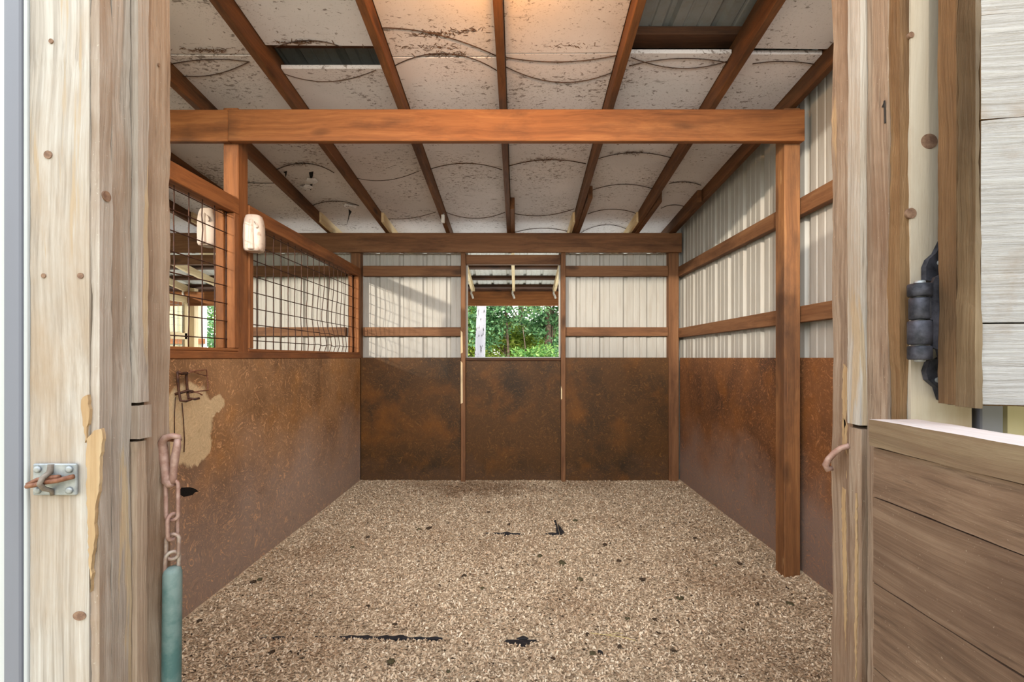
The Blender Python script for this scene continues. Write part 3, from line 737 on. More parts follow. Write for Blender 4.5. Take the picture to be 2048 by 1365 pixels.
# knots in the pale trim
for px, py, rx0, rz0 in ((1858, 283, 0.0125, 0.0115), (1822, 70, 0.0045, 0.0045), (1822, 427, 0.008, 0.008)):
    c = P(px, py, 0.694)
    sliver(c.x, 0.6945, c.z, [(rx0 * math.cos(a / 28 * math.tau) , rz0 * math.sin(a / 28 * math.tau)) for a in range(28)], 0, nm='knot', mat='knot')
# the figure one scrawled on the jamb
m = MB().tube([(0.5825, 0.7265, 1.600), (0.5825, 0.7225, 1.608), (0.5825, 0.7215, 1.590), (0.5825, 0.721, 1.572)], 0.0013, 5)
m.build('scrawled_mark', M['ink'], wf)
# ------------------------------------------------------------------ posts, beams
def thing(name, label, cat, group=None, loc=(0, 0, 0)):
    o = empty(name, loc); tag(o, label, cat, group); o['kind'] = 'thing'; return o

cb = thing('cross_beam', 'long orange stained beam carried across the middle of the stall on two posts', 'beam')
def beam_piece(x0, x1, y0, y1, z0, z1): return board('beam_board', M['stainX'], cb, x0, x1, y0, y1, z0, z1, 0.004)
beam_piece(-1.537, 1.527, 2.415, 2.453, 2.353, 2.522)
beam_piece(-4.70, -1.539, 2.418, 2.4535, 2.353, 2.521)
for k, (x0, x1, lab) in enumerate(((-1.588, -1.506, 'slim orange stained post at the left end of the beam'), (1.441, 1.527, 'tall worn wooden post standing against the right wall of the stall'))):
    p = thing('square_post', lab, 'post', 'posts under the cross beam')
    board('shaft', M['post' if k else 'stainZ'], p, x0, x1, 2.4545, 2.543, -0.05, 2.55, 0.004)
    if k:
        for zz, hh, xx in ((0.90, 0.30, 1.452), (0.42, 0.16, 1.443), (1.02, 0.22, 1.497)):
            MB().hexa([(xx, 2.4535, zz), (xx + 0.008, 2.4535, zz + 0.02), (xx + 0.008, 2.457, zz + 0.02), (xx, 2.457, zz), (xx + 0.002, 2.4535, zz + hh), (xx + 0.007, 2.4535, zz + hh - 0.03), (xx + 0.007, 2.457, zz + hh - .03), (xx + 0.002, 2.457, zz + hh)]).build('worn_streak', M['frameZ'], p)
bb = thing('back_beam', 'brown knotty beam along the top of the back wall', 'beam')
board('beam_board', M['frameX'], bb, -6.2, 1.556, 4.300, 4.338, 2.198, 2.382, 0.004)
for x0, x1, lab in ((-1.588, -1.500, 'brown corner post where the mesh meets the back wall'), (1.444, 1.540, 'brown corner post between back wall and right wall')):
    p = thing('corner_post', lab, 'post', 'corner posts of the stall')
    board('shaft', M['frameZ'], p, x0, x1, 4.339, 4.424, -0.05, 2.38, 0.004)

# ------------------------------------------------------------------ mesh panels above the plywood
def mesh_panel(y0, y1, label, x, first, hz, z_top):
    t = thing('mesh_panel', label, 'panel', 'wire mesh panels of the partition', (x, y0, 1.232))
    inv = Vector((-x, -y0, -1.232))
    def bd(nm, *a, mat='stainY'):
        o = board(nm, M[mat], t, *a); o.location = inv; return o
    bd('top_rail', x - 0.050, x - 0.006, y0, y1, 1.985, 2.085)
    bd('top_rail', x + 0.008, x + 0.047, y0, y1, 1.972, 2.055)
    bd('bottom_rail', x - 0.02, x + 0.043, y0, y1, 1.2325, 1.250)
    bd('stile', x + 0.004, x + 0.046, y0, y0 + 0.040, 1.251, 1.971, mat='stainZ')
    bd('stile', x + 0.004, x + 0.046, y1 - 0.040, y1, 1.251, 1.971, mat='stainZ')
    bd('stile', x - 0.050, x - 0.008, y1 - 0.050, y1, 1.251, 1.984, mat='stainZ')
    yy = first; k = 0; r2 = random.Random(int(y0 * 100))
    bent = y0 > 2
    while yy < y1 - 0.01:
        pts = []
        for j in range(13):
            z = 1.236 + (z_top - 1.236) * j / 12
            dy = 0.0; dxx = 0.0
            if bent and yy > 3.1:
                q = math.exp(-((yy - 3.72) / 0.38) ** 2)
                dy = q * (0.035 * math.sin(j * 1.25 + 0.6) * math.exp(-j * 0.22) + 0.03 * (j / 12) ** 2)
                dxx = q * 0.03 * math.sin(j * 0.9) * math.exp(-j * 0.15)
            pts.append((dxx + r2.uniform(-0.0015, 0.0015), yy - y0 + dy + r2.uniform(-0.002, 0.002), z - 1.232))
        MB().tube(pts, 0.0030, 5).build('wire', M['rust'], t, True)
        yy += 0.0915; k += 1
    for z in hz:
        pts = []
        for j in range(25):
            y = y0 + (y1 - y0) * j / 24; q = math.exp(-((y - 3.72) / 0.38) ** 2) if bent else 0
            pts.append((0.006, y - y0, z - 1.232 + q * 0.012 * math.sin(j * 2.1) * max(0, 1.5 - z) * 3))
        MB().tube(pts, 0.0030, 5).build('wire', M['rust'], t, True)
    return t
HZ = [1.300 + 0.0935 * k for k in range(8)]
mesh_panel(0.90, 2.452, 'rusty wire mesh panel framed in orange wood, nearer the door than the post', -1.546, 0.95, HZ, 2.03)
mesh_panel(2.546, 4.336, 'rusty bent wire mesh panel framed in wood, between the post and back wall', -1.546, 2.61, HZ, 2.03)

# ------------------------------------------------------------------ the porch behind the back wall and what is out there
pr = empty('porch_roof'); tag(pr, 'lean-to porch roof of white steel behind the barn', 'roof', kind='structure')
def pz(D): return 2.145 + 0.17 * (6.47 - D)
def pbar(x0, x1, D0, D1, lo, hi):
    return MB().hexa([(x0, D0, pz(D0) + lo), (x1, D0, pz(D0) + lo), (x1, D1, pz(D1) + lo), (x0, D1, pz(D1) + lo), (x0, D0, pz(D0) + hi), (x1, D0, pz(D0) + hi), (x1, D1, pz(D1) + hi), (x0, D1, pz(D1) + hi)])
px_ = [-0.64 + 0.585 * k for k in range(-10, 5)]
for x in px_:
    pbar(x - 0.019, x + 0.019, 4.97, 6.62, 0, 0.09).build('rafter', M['newY'], pr, bevel=0.002)
    m = MB(); m.tube([(x - 0.012, 6.47, pz(6.47) + 0.012), (x - 0.018, 6.462, pz(6.47) - 0.03), (x + 0.0, 6.455, pz(6.47) - 0.07), (x + 0.012, 6.458, pz(6.47) - 0.105)], [0.015, 0.014, 0.016, 0.013], 6)
    m.build('tie_strap', M['whiteplastic'], pr, True)
for D in (4.99, 5.25, 5.80, 6.20, 6.56):
    pbar(-6.6, 1.9, D, D + 0.075, 0.091, 0.128).build('purlin', M['oldX'], pr, bevel=0.002)
x = -6.6
while x < 1.85:
    x1 = min(x + 0.914, 1.9)
    rib_sheet('roof_sheet', M['porchtin'], pr, lambda u, o, t: (u, (4.96, 6.75)[t], pz((4.96, 6.75)[t]) + 0.130 + o), x, x1, phase=0.10)
    x = x1
board('beam_board', M['stainX'], pr, -6.6, 1.9, 6.47, 6.51, 1.940, 2.144, 0.003)
for x in (-4.72, -1.62, 1.60):
    board('post', M['newZ'] if x < -4 else M['frameZ'], pr, x, x + 0.09, 6.515, 6.60, -0.06, 2.20, 0.003)

board('fascia_board', M['oldX'], pr, -6.6, 1.9, 6.76, 6.785, 2.06, 2.24, 0.002)
board('bounce_ground', M['slab'], None, -14.0, 9.0, 4.47, 13.5, -0.09, -0.03, 0.004)  # pale sheet added to bounce daylight up to porch roof and rear ceiling
tag(bpy.data.objects['bounce_ground'], 'pale gravel sheet added to bounce daylight under the porch', 'floor', kind='structure')
# stall fence out on the porch, seen through the mesh
pen = thing('mesh_panel', 'pale wood and wire mesh panel out on the porch beyond the next stall', 'panel', None, (-4.70, 4.9, 0))
inv = Vector((4.70, -4.9, 0))
for z0, z1 in ((1.98, 2.07), (1.46, 1.55), (1.215, 1.26)):
    o = board('rail', M['newY'], pen, -4.72, -4.68, 4.9, 6.45, z0, z1); o.location = inv
o = board('stile', M['newZ'], pen, -4.72, -4.68, 6.40, 6.46, -0.05, 1.98); o.location = inv
o = board('backing_board', M['oldY'], pen, -4.98, -4.96, 4.9, 6.3, -0.05, 1.96); o.location = inv
for k in range(17):
    y = 4.95 + 0.09 * k
    MB().tube([(0, y - 4.9, 1.2), (0, y - 4.9, 1.98)], 0.003, 4).build('wire', M['galv'], pen)
for k in range(8):
    z = 1.28 + 0.0935 * k
    MB().tube([(0, 0, z), (0, 1.5, z)], 0.003, 4).build('wire', M['galv'], pen)

shed = thing('wind_fence', 'cream ribbed steel fence end with a white post beyond the porch', 'fence')
rib_sheet('siding_sheet', M['cream'], shed, lambda u, o, t: (u, 8.6 - o, (-0.06, 2.7)[t]), -9.0, -5.98, phase=0.0)
board('corner_post', M['whitetrim'], shed, -6.02, -5.93, 8.605, 8.695, -0.06, 2.72, 0.003)
board('rail', M['stainX'], shed, -6.9, -5.86, 8.50, 8.54, 1.46, 1.56, 0.003)
board('rail', M['stainX'], shed, -9.0, -6.03, 8.605, 8.645, 2.55, 2.65, 0.003)

# trees
def tree(name, label, x, y, h, tr, blobs, nleaf, lmat, leaf=0.06, group='trees behind the barn', bark='bark', seed=1, lean=0.0):
    g = np.random.default_rng(seed); r2 = random.Random(seed)
    t = thing(name, label, 'tree', group, (x, y, -0.06))
    pts = []; rad = []
    for k in range(9):
        f = k / 8; pts.append((lean * f + 0.06 * math.sin(f * 5 + seed), 0.05 * math.sin(f * 4 + seed * 2), h * f)); rad.append(tr * (1.25 - 0.85 * f) if f > 0.08 else tr * 1.5)
    MB().tube(pts, rad, 9).build('trunk', M[bark], t, True)
    for b in blobs:
        bx, by, bz, br = b
        s = min(1.0, max(0.15, (bz - 0.3) / h)); base = Vector((lean * s, 0, h * s * 0.75)); tip = Vector((bx, by, bz))
        MB().tube([base, base.lerp(tip, 0.5) + Vector((0, 0, 0.05)), tip], [tr * 0.35, tr * 0.22, tr * 0.08], 5).build('branch', M[bark], t, True)
    if nleaf:
        per = [max(1, b[3]) ** 2 if False else b[3] ** 2 for b in blobs]; tot = sum(per); Vs = []
        for b, pw in zip(blobs, per):
            n = int(nleaf * pw / tot)
            # leaves sit in small sprays
            ns = max(3, n // 14)
            d = g.normal(size=(ns, 3)); d /= np.linalg.norm(d, axis=1)[:, None]
            c = d * (b[3] * g.random(ns) ** 0.45)[:, None] * np.array([1.15, 1.0, 0.8]) + np.array(b[:3])
            idx = g.integers(0, ns, n); p = c[idx] + g.normal(0, leaf * 1.5, (n, 3)) * np.array([1.3, 1.3, 0.5])
            u = g.normal(size=(n, 3)) * np.array([1, 1, 0.55]); u /= np.linalg.norm(u, axis=1)[:, None]
            v = np.cross(u, g.normal(size=(n, 3)) * 0.6 + np.array([0, 0, 1.0])); v /= np.linalg.norm(v, axis=1)[:, None]
            s = leaf * g.uniform(0.6, 1.3, n)[:, None]
            Vs.append(np.stack([p - u * s, p + v * s * 0.45, p + u * s, p - v * s * 0.45], 1))
        V = np.concatenate(Vs).reshape(-1, 3)
        o = mesh_np('foliage', V, np.arange(len(V)).reshape(-1, 4), M[lmat], t); o['kind'] = 'stuff'
    return t
tree('pale_tree', 'tall pale white-barked trunk just left of centre in the back window', -0.73, 9.3, 7.5, 0.098, [(0.3, 0.2, 6.2, 0.8), (-0.5, 0, 6.8, 0.9), (0.1, 0.1, 7.4, 0.9)], 5000, 'leafmid', bark='palebark', seed=11)
def blobs(seed, n, rx_, ry_, z0, z1, r0, r1):
    q = random.Random(seed); return [(q.uniform(-rx_, rx_), q.uniform(-ry_, ry_), q.uniform(z0, z1), q.uniform(r0, r1)) for _ in range(n)]
T = [('leafy_sapling', 'blue-green sapling close behind the pale trunk in the back window', -0.25, 11.2, 3.8, 0.03, blobs(1, 9, 0.9, 0.6, 1.7, 3.9, 0.4, 0.7), 9000, 'leafblue', 0.055),
     ('leafy_sapling', 'yellow-green sapling with a thin dark stem at the middle of the back window', -0.32, 12.5, 2.9, 0.035, blobs(2, 9, 1.0, 0.7, 1.0, 2.3, 0.3, 0.6), 7000, 'leafyellow', 0.055),
     ('leafy_sapling', 'blue-green sapling in front of the dark trunk at the right of the window', 0.95, 12.0, 3.6, 0.03, blobs(3, 9, 0.7, 0.6, 1.3, 3.4, 0.35, 0.6), 7500, 'leafblue', 0.055),
     ('dark_trunk_tree', 'dark straight trunk near the right edge of the back window', 1.02, 14.6, 8.0, 0.095, blobs(4, 5, 1.2, 1.0, 5.5, 8.5, 0.7, 1.1), 5000, 'leafmid', 0.08),
     ('leafy_sapling', 'mid-green bush at the foot of the back window opening', 0.15, 10.4, 1.6, 0.02, blobs(5, 7, 0.6, 0.4, 0.9, 1.40, 0.2, 0.34), 3500, 'leafmid', 0.05),
     ('leafy_sapling', 'mid-green sapling left of the pale trunk in the back window', -1.25, 11.8, 3.4, 0.03, blobs(6, 8, 0.7, 0.6, 0.9, 3.2, 0.4, 0.6), 6500, 'leafmid', 0.055),
     ('woodland_tree', 'slender grey tree behind the saplings, centre of the window', 0.08, 16.5, 9, 0.09, blobs(7, 8, 2.0, 1.2, 1.2, 5.0, 0.5, 0.9), 6000, 'leafyellow', 0.08),
     ('woodland_tree', 'leafy tree further back at the right of the window', 2.3, 19.0, 9, 0.12, blobs(8, 9, 1.6, 1.2, 0.8, 4.2, 0.7, 1.1), 8000, 'leafmid', 0.09),
     ('woodland_tree', 'leafy tree further back at the left of the window', -2.4, 19.5, 9, 0.12, blobs(9, 11, 1.8, 1.2, 0.8, 5.5, 0.8, 1.2), 10000, 'leafblue', 0.09),
     ('woodland_tree', 'far yellowish tree closing the view in the window', 0.2, 25.0, 9, 0.14, blobs(10, 10, 3.0, 1.2, 0.8, 3.6, 0.8, 1.2), 8000, 'leafyellow', 0.10),
     ('woodland_tree', 'green tree filling the gap at the next stall window', -7.2, 12.6, 7, 0.10, blobs(11, 12, 1.3, 1.0, 0.8, 4.5, 0.6, 0.9), 11000, 'leafblue', 0.07),
     ('woodland_tree', 'far green tree behind the gap at the next stall window', -10.6, 19.6, 9, 0.14, blobs(12, 10, 2.4, 1.5, 0.9, 5.0, 0.9, 1.3), 9000, 'leafmid', 0.09)]
for k, a in enumerate(T):
    nm, lab, x, y, h, tr, bl, nl, lm, lf = a
    f = 1.4 if y < 14 else 1.15                       # the wood edge stands well clear of the yard
    bl = [(bx * f, by * f, EYE + (bz - EYE) * f, br * f) for bx, by, bz, br in bl]
    tree(nm, lab, x * f, y * f, h * f, tr * f, bl, nl, lm, leaf=lf * f, seed=20 + k)
# unseen rise added behind the camera to block the lowest sunlight
m = MB(); n = 60
for k in range(n + 1):
    x = -60 + 90 * k / n; hgt = 6.8 + 0.18 * math.sin(k * 1.7) + 0.12 * math.sin(k * 4.1)
    m.v += [(x, -36, -0.1), (x, -24, hgt), (x, -21, -0.1)]
for k in range(n):
    a = 3 * k; m.f += [(a, a + 3, a + 4, a + 1), (a + 1, a + 4, a + 5, a + 2)]
tag(m.build('sun_blocker_1', M['sun_blocker']), 'unseen rise added to block the low sun', 'sun_blocker', kind='structure')

# ------------------------------------------------------------------ the two door leaves
d1 = empty('door_1', (0.58, 0.685, 0)); tag(d1, 'open lower half door of brown planks with a board cap', 'door', kind='structure')
inv = Vector((-0.58, -0.685, 0))
def dpart(o, i=inv): o.location = i; return o
DF = -0.50
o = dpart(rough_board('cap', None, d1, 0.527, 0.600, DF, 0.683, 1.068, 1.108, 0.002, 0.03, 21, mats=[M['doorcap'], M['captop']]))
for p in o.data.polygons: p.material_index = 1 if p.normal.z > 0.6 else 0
zz = [1.067, 0.992, 0.864, 0.737, 0.610, 0.483, 0.356, 0.229, 0.10]
for k in range(len(zz) - 1):
    dpart(rough_board('plank', M['doorplank'], d1, 0.532, 0.556, DF, 0.681, zz[k + 1] + 0.0008, zz[k] - 0.0008, 0.002, 0.03, 30 + k))
for (a, b) in ((0.585, 0.66), (DF, DF + 0.09)):
    dpart(board('stile', M['leafedge'], d1, 0.5575, 0.598, a, b, 0.10, 1.066))
d2 = empty('door_2', (0.619, 0.660, 0)); tag(d2, 'open upper half door with chalky white rough planks', 'door', kind='structure')
d2.rotation_euler = (0, 0, -math.radians(7))
def l2(o): return o
zz = [1.137, 1.2455, 1.3805, 1.5145, 1.652, 1.785, 1.92, 2.05, 2.18]
def two_mats(o):
    for p in o.data.polygons:
        p.material_index = 1 if p.normal.y < -0.5 else 0
for k in range(len(zz) - 1):
    o = rough_board('plank', None, d2, 0.0, 1.18, -0.060, -0.031, zz[k] + 0.0005, zz[k + 1] - 0.0005, 0.0025, 0.025, 40 + k, mats=[M['leafedge'], M['whiterough']])
    two_mats(o)
rough_board('stile', M['leafedge'], d2, 0.0, 0.09, -0.030, -0.002, 1.133, 2.18, 0.003, 0.02, 60)
rough_board('stile', M['leafedge'], d2, 1.09, 1.18, -0.030, -0.002, 1.133, 2.18, 0.003, 0.03, 61)
rough_board('edge_strip', M['leafedge'], d2, -0.008, -0.0005, -0.031, 0.0, 1.134, 2.18, 0.002, 0.015, 63)
rough_board('edge_strip', M['edgegrey'], d2, -0.0075, -0.0005, -0.061, -0.0315, 1.134, 2.18, 0.004, 0.012, 64)
for z in (1.14, 2.08): rough_board('rail', M['leafedge'], d2, 0.091, 1.089, -0.030, -0.002, z, z + 0.09, 0.002, 0.03, 62)

# ------------------------------------------------------------------ hardware
hg = thing('strap_hinge', 'blue-black iron hinge joining the pale trim to the white upper door', 'hinge', None, (0.594, 0.672, 1.2))
hx, hyy = 0.5945, 0.672
def Z(py, D=0.672): return EYE + (CY - py) / F * D
def cyl(nm, z0, z1, r, mat='blackiron', dx=0.0):
    m = MB(); m.tube([(dx, 0, z0 - 1.2), (dx, 0, z0 - 1.2 + 0.002), (dx, 0, z1 - 1.2 - 0.002), (dx, 0, z1 - 1.2)], [r * 0.9, r, r, r * 0.9], 14)
    return m.build(nm, M[mat], hg, True)
for a, b in ((568, 594), (642, 690), (692, 720)): cyl('knuckle', Z(b), Z(a), 0.0148)
cyl('knuckle', Z(640), Z(596), 0.0132)
cyl('pin', Z(724), Z(562), 0.007, 'galv')
def plate(nm, pts, y0, y1, mat='blackiron'):
    n = len(pts); m = MB()
    m.v = [(x - hx, y0 - hyy, z - 1.2) for x, z in pts] + [(x - hx, y1 - hyy, z - 1.2) for x, z in pts]
    m.f = [tuple(range(n)), tuple(reversed(range(n, 2 * n)))] + [(k, n + k, n + (k + 1) % n, (k + 1) % n) for k in range(n)]
    o = m.build(nm, M[mat], hg)
    bm = bmesh.new(); bm.from_mesh(o.data); bmesh.ops.recalc_face_normals(bm, faces=bm.faces); bm.to_mesh(o.data); bm.free()
    return o
def HP(px, py, D=0.69): return ((px - CX) / F * D, EYE + (CY - py) / F * D)
plate('leaf_plate', [HP(*q) for q in ((1846, 562), (1846, 535), (1852, 520), (1866, 508), (1876, 488), (1885, 470), (1900, 470), (1900, 570))], 0.684, 0.6925)
plate('leaf_plate', [HP(*q) for q in ((1853, 722), (1872, 718), (1900, 700), (1900, 810), (1876, 800), (1868, 775), (1850, 760), (1846, 742))], 0.684, 0.6925)
plate('door_plate', [HP(*q, 0.665) for q in ((1862, 566), (1866, 556), (1878, 550), (1900, 552), (1900, 735), (1884, 735), (1878, 726), (1872, 700), (1862, 696), (1862, 640), (1856, 640), (1856, 598), (1862, 596))], 0.661, 0.6655)
for py in (528, 760):
    x_, z_ = HP(1872 if py < 600 else 1868, py)
    MB().tube([(x_ - hx, 0.681 - hyy, z_ - 1.2), (x_ - hx, 0.684 - hyy, z_ - 1.2)], 0.004, 8).build('screw', M['galv'], hg)

lp = thing('latch_plate', 'small galvanised plate with a rusty hook on the left door trim', 'latch', None, P(116, 958, 0.697))
c = lp.location
board('plate', M['galv'], lp, -0.033, 0.033, -0.006, -0.001, -0.024, 0.024, 0.0015)
MB().tube([(-0.004, -0.006, 0.0235), (-0.004, -0.008, 0.012), (-0.003, -0.020, 0.006), (-0.003, -0.024, -0.002), (-0.002, -0.019, -0.010), (-0.002, -0.008, -0.016), (-0.002, -0.006, -0.023)], [0.0042, 0.0042, 0.0038, 0.0036, 0.0036, 0.0032, 0.003], 8).build('staple', M['staple'], lp, True)
MB().tube([(0.034, -0.010, 0.006), (0.026, -0.013, 0.004), (0.014, -0.015, 0.001), (-0.002, -0.016, -0.001), (-0.018, -0.017, -0.005), (-0.029, -0.017, -0.007), (-0.032, -0.014, -0.006), (-0.020, -0.011, 0.001), (-0.004, -0.010, 0.004), (0.012, -0.010, 0.005)], 0.0036, 8).build('hook', M['rustorange'], lp, True)
for a in (-1, 1):
    for b in (-1, 1):
        MB().tube([(a * 0.024, -0.006, b * 0.016), (a * 0.024, -0.0085, b * 0.016), (a * 0.024, -0.0095, b * 0.016)], [0.0055, 0.0052, 0.003], 10).build('screw', M['galv'], lp, True)

ch = thing('stall_chain', 'hanging chain with a pinkish snap and faded green rubber sleeve by the left jamb', 'chain', None, (-0.622, 0.82, 0.82))
def loop(cx_, cz_, hw, hh, r, rot, nm, mat, n=20, tilt=0.0):
    pts = []
    for k in range(n):
        a = math.tau * k / n
        px2 = hw * math.cos(a); pz2 = (hh - hw) * (1 if math.sin(a) > 0 else -1) + hw * math.sin(a)
        q = Vector((px2 * math.cos(rot), px2 * math.sin(rot), pz2)); q = Matrix.Rotation(tilt, 3, 'Y') @ q
        pts.append(q + Vector((cx_, 0, cz_)))
    return MB().tube(pts, r, 8, True).build(nm, M[mat], ch, True)
def cz(py): return (CY - py) / F * 0.82 + EYE - 0.82
def cxp(px): return (px - CX) / F * 0.82 + 0.622
# snap: a bent hook body with a gate
m = MB().tube([Vector((cxp(a), dy, cz(b))) for a, b, dy in ((356, 882, 0.004), (357, 874, 0.0), (348, 872, -0.004), (336, 875, -0.006), (328, 884, -0.004), (325, 897, 0), (327, 915, 0), (330, 932, 0), (332, 948, 0), (334, 962, 0), (340, 967, 0), (346, 964, 0))],
             [0.0042, 0.005, 0.0056, 0.0062, 0.007, 0.0082, 0.008, 0.0074, 0.0074, 0.009, 0.0095, 0.008], 10)
m.build('snap', M['pinkmetal'], ch, True)
MB().tube([Vector((cxp(a), 0.0, cz(b))) for a, b in ((355, 878), (354, 895), (350, 915), (348, 935), (346, 955), (345, 966))], [0.005, 0.0064, 0.0068, 0.0062, 0.006, 0.007], 10).build('snap_gate', M['pinkmetal'], ch, True)
MB().tube([Vector((cxp(332) - 0.02, 0.004, cz(880))), Vector((cxp(345), 0.004, cz(882))), Vector((cxp(350), 0.0, cz(876)))], 0.003, 8).build('eye_screw', M['rustorange'], ch, True)
for k, (px, py, rot, hh, tl) in enumerate(((344, 1001, 0.2, 0.036, 0.0), (345, 1054, 1.42, 0.023, 0), (345, 1094, 0.3, 0.0225, 0.05), (344, 1127, 0.75, 0.021, 0.08))):
    loop(cxp(px), cz(py), 0.0100, hh, 0.0034, rot, 'link', 'pinkmetal' if k < 2 else 'chain', 20, tl)
n = 14; pts = []; rad = []
for z, r in ((0.003, 0.008), (0.0, 0.0125), (-0.008, 0.0148), (-0.06, 0.0150), (-0.16, 0.0150), (-0.30, 0.0148), (-0.42, 0.0150), (-0.50, 0.0150), (-0.505, 0.012)):
    pts.append((cxp(345) - 0.012 * max(0.0, -z) ** 1.2, 0.0, z)); rad.append(r)
MB().tube(pts, rad, 16).build('rubber_sleeve', M['sleeve'], ch, True)

hk = thing('hook', 'bent pinkish metal hook sticking out of the right jamb', 'hook', None, P(1676, 902, 0.80))
b = hk.location
MB().tube([P(px, py, dd) - b for px, py, dd in ((1700, 892, 0.79), (1682, 897, 0.80), (1668, 907, 0.805), (1657, 919, 0.81), (1651, 931, 0.812), (1655, 939, 0.812), (1664, 937, 0.812))], [0.005, 0.005, 0.005, 0.0052, 0.0055, 0.0055, 0.0045], 10).build('bent_rod', M['pinkmetal'], hk, True)

br = thing('wire_bracket', 'rusty bent wire bracket screwed to the left plywood', 'bracket', None, (XL, 2.05, 1.08))
def L(px, py, off):   # on a plane OFF metres out from the left plywood
    x = XL + off; D = F * x / (px - CX); return Vector((0 + off, D - 2.05, EYE + (CY - py) / F * D - 1.08))
R_ = 0.0052
for nm, pts, r in (('upright', ((355, 744, .02), (356, 765, .02), (358, 785, .022), (361, 802, .04), (372, 803, .06), (383, 799, .07)), R_),
                   ('upright', ((373, 748, .02), (374, 770, .02), (375, 785, .022), (377, 797, .045), (390, 799, .07), (399, 797, .08)), R_),
                   ('crossbar', ((355, 744, .02), (364, 748, .03), (374, 747, .02)), R_ * 1.3),
                   ('crossbar', ((350, 789, .006), (362, 786, .025), (375, 782, .03), (386, 784, .05)), R_ * 1.2),
                   ('thin_rod', ((374, 747, .02), (392, 742, .02), (413, 740, .02), (415, 760, .02), (416, 781, .02), (398, 783, .02), (377, 787, .02)), R_ * 0.6),
                   ('thin_rod', ((380, 741, .012), (400, 749, .02), (412, 752, .02)), R_ * 0.5),
                   ('thin_rod', ((386, 783, .02), (398, 787, .04), (405, 791, .05)), R_ * 0.6),
                   ('loose_wire', ((351, 795, .01), (349, 830, .01), (349, 868, .01)), R_ * 0.35),
                   ('loose_wire', ((364, 806, .01), (367, 840, .012), (369, 880, .01), (368, 905, .01)), R_ * 0.4)):
    MB().tube([L(*p) for p in pts], r, 7).build(nm, M['rustorange' if nm == 'thin_rod' else 'rust'], br, True)

def jug(loc, label, rot):
    t = thing('plastic_jug', label, 'jug', 'plastic jugs on the partition', loc)
    t.rotation_euler = (0, 0, rot)
    m = MB(); n = 20
    prof = [(-0.100, 0.70, 0.85), (-0.096, 0.86, 0.95), (-0.085, 0.95, 1.0), (-0.02, 1.0, 1.0), (0.04, 0.97, 0.98), (0.075, 0.86, 0.9), (0.095, 0.72, 0.8), (0.100, 0.55, 0.6)]
    for z, sx, sy in prof:
        for k in range(n):
            a = math.tau * k / n; ca, sa = math.cos(a), math.sin(a)
            ex = 0.62
            xx = math.copysign(abs(ca) ** ex, ca) * 0.052 * sx; yy = math.copysign(abs(sa) ** ex, sa) * 0.040 * sy
            m.v.append((xx, yy, z))
    for i in range(len(prof) - 1):
        for k in range(n):
            k2 = (k + 1) % n; m.f.append((i * n + k, i * n + k2, (i + 1) * n + k2, (i + 1) * n + k))
    m.f.append(tuple(reversed(range(n)))); m.f.append(tuple(range((len(prof) - 1) * n, len(prof) * n)))
    m.build('body', M['plastic'], t, True)
    MB().hexa([(-0.012, -0.054, -0.094), (0.014, -0.054, -0.094), (0.020, -0.034, -0.096), (-0.018, -0.034, -0.096),
               (-0.008, -0.044, 0.065), (0.010, -0.044, 0.065), (0.012, -0.030, 0.075), (-0.010, -0.030, 0.075)]).build('ridge', M['plastic'], t, bevel=0.004)
    MB().tube([(0.018, -0.038, 0.055), (0.030, -0.043, 0.045), (0.036, -0.042, 0.030), (0.030, -0.041, 0.022)], 0.004, 7).build('dent', M['plastic'], t, True)
jug((-1.447, 2.50, 1.882), 'scuffed white plastic jug on the stall side of the left post', 0.12)
jug((-1.655, 2.44, 1.897), 'white plastic jug on the far side of the left mesh', -0.1)

# small white insulator on a rafter and a lamp above the door end of the stall
ins = thing('insulator', 'tiny white plastic insulator on a rafter near the back wall', 'insulator', None, P(886, 438, 3.90))
board('block', M['whiteplastic'], ins, -0.014, 0.014, -0.012, 0.012, -0.036, 0.036, 0.004)
MB().tube([(0, 0, 0.03), (0.01, 0, 0.05)], 0.004, 6).build('nail', M['galv'], ins)

lb = thing('light_bulb', 'bare warm bulb in a white holder on the middle rafter', 'lamp', None, (-0.08, 1.50, rz(1.50)))
MB().tube([(0, 0, 0.0), (0, 0, -0.012), (0, 0, -0.014), (0, 0, -0.05)], [0.05, 0.05, 0.024, 0.022], 16).build('holder', M['whiteplastic'], lb, True)
kb = NT('warm_glowing_glass'); em = kb.n('ShaderNodeEmission'); em.inputs[0].default_value = (1.0, 0.42, 0.10, 1); em.inputs[1].default_value = BULB_STRENGTH
kb.l(em.outputs[0], kb.out.inputs[0])
bm = bmesh.new(); bmesh.ops.create_uvsphere(bm, u_segments=14, v_segments=9, radius=0.030)
for v in bm.verts:
    v.co.z -= 0.085
me = bpy.data.meshes.new('glass'); bm.to_mesh(me); bm.free(); link('glass', me, kb.m, lb, True)

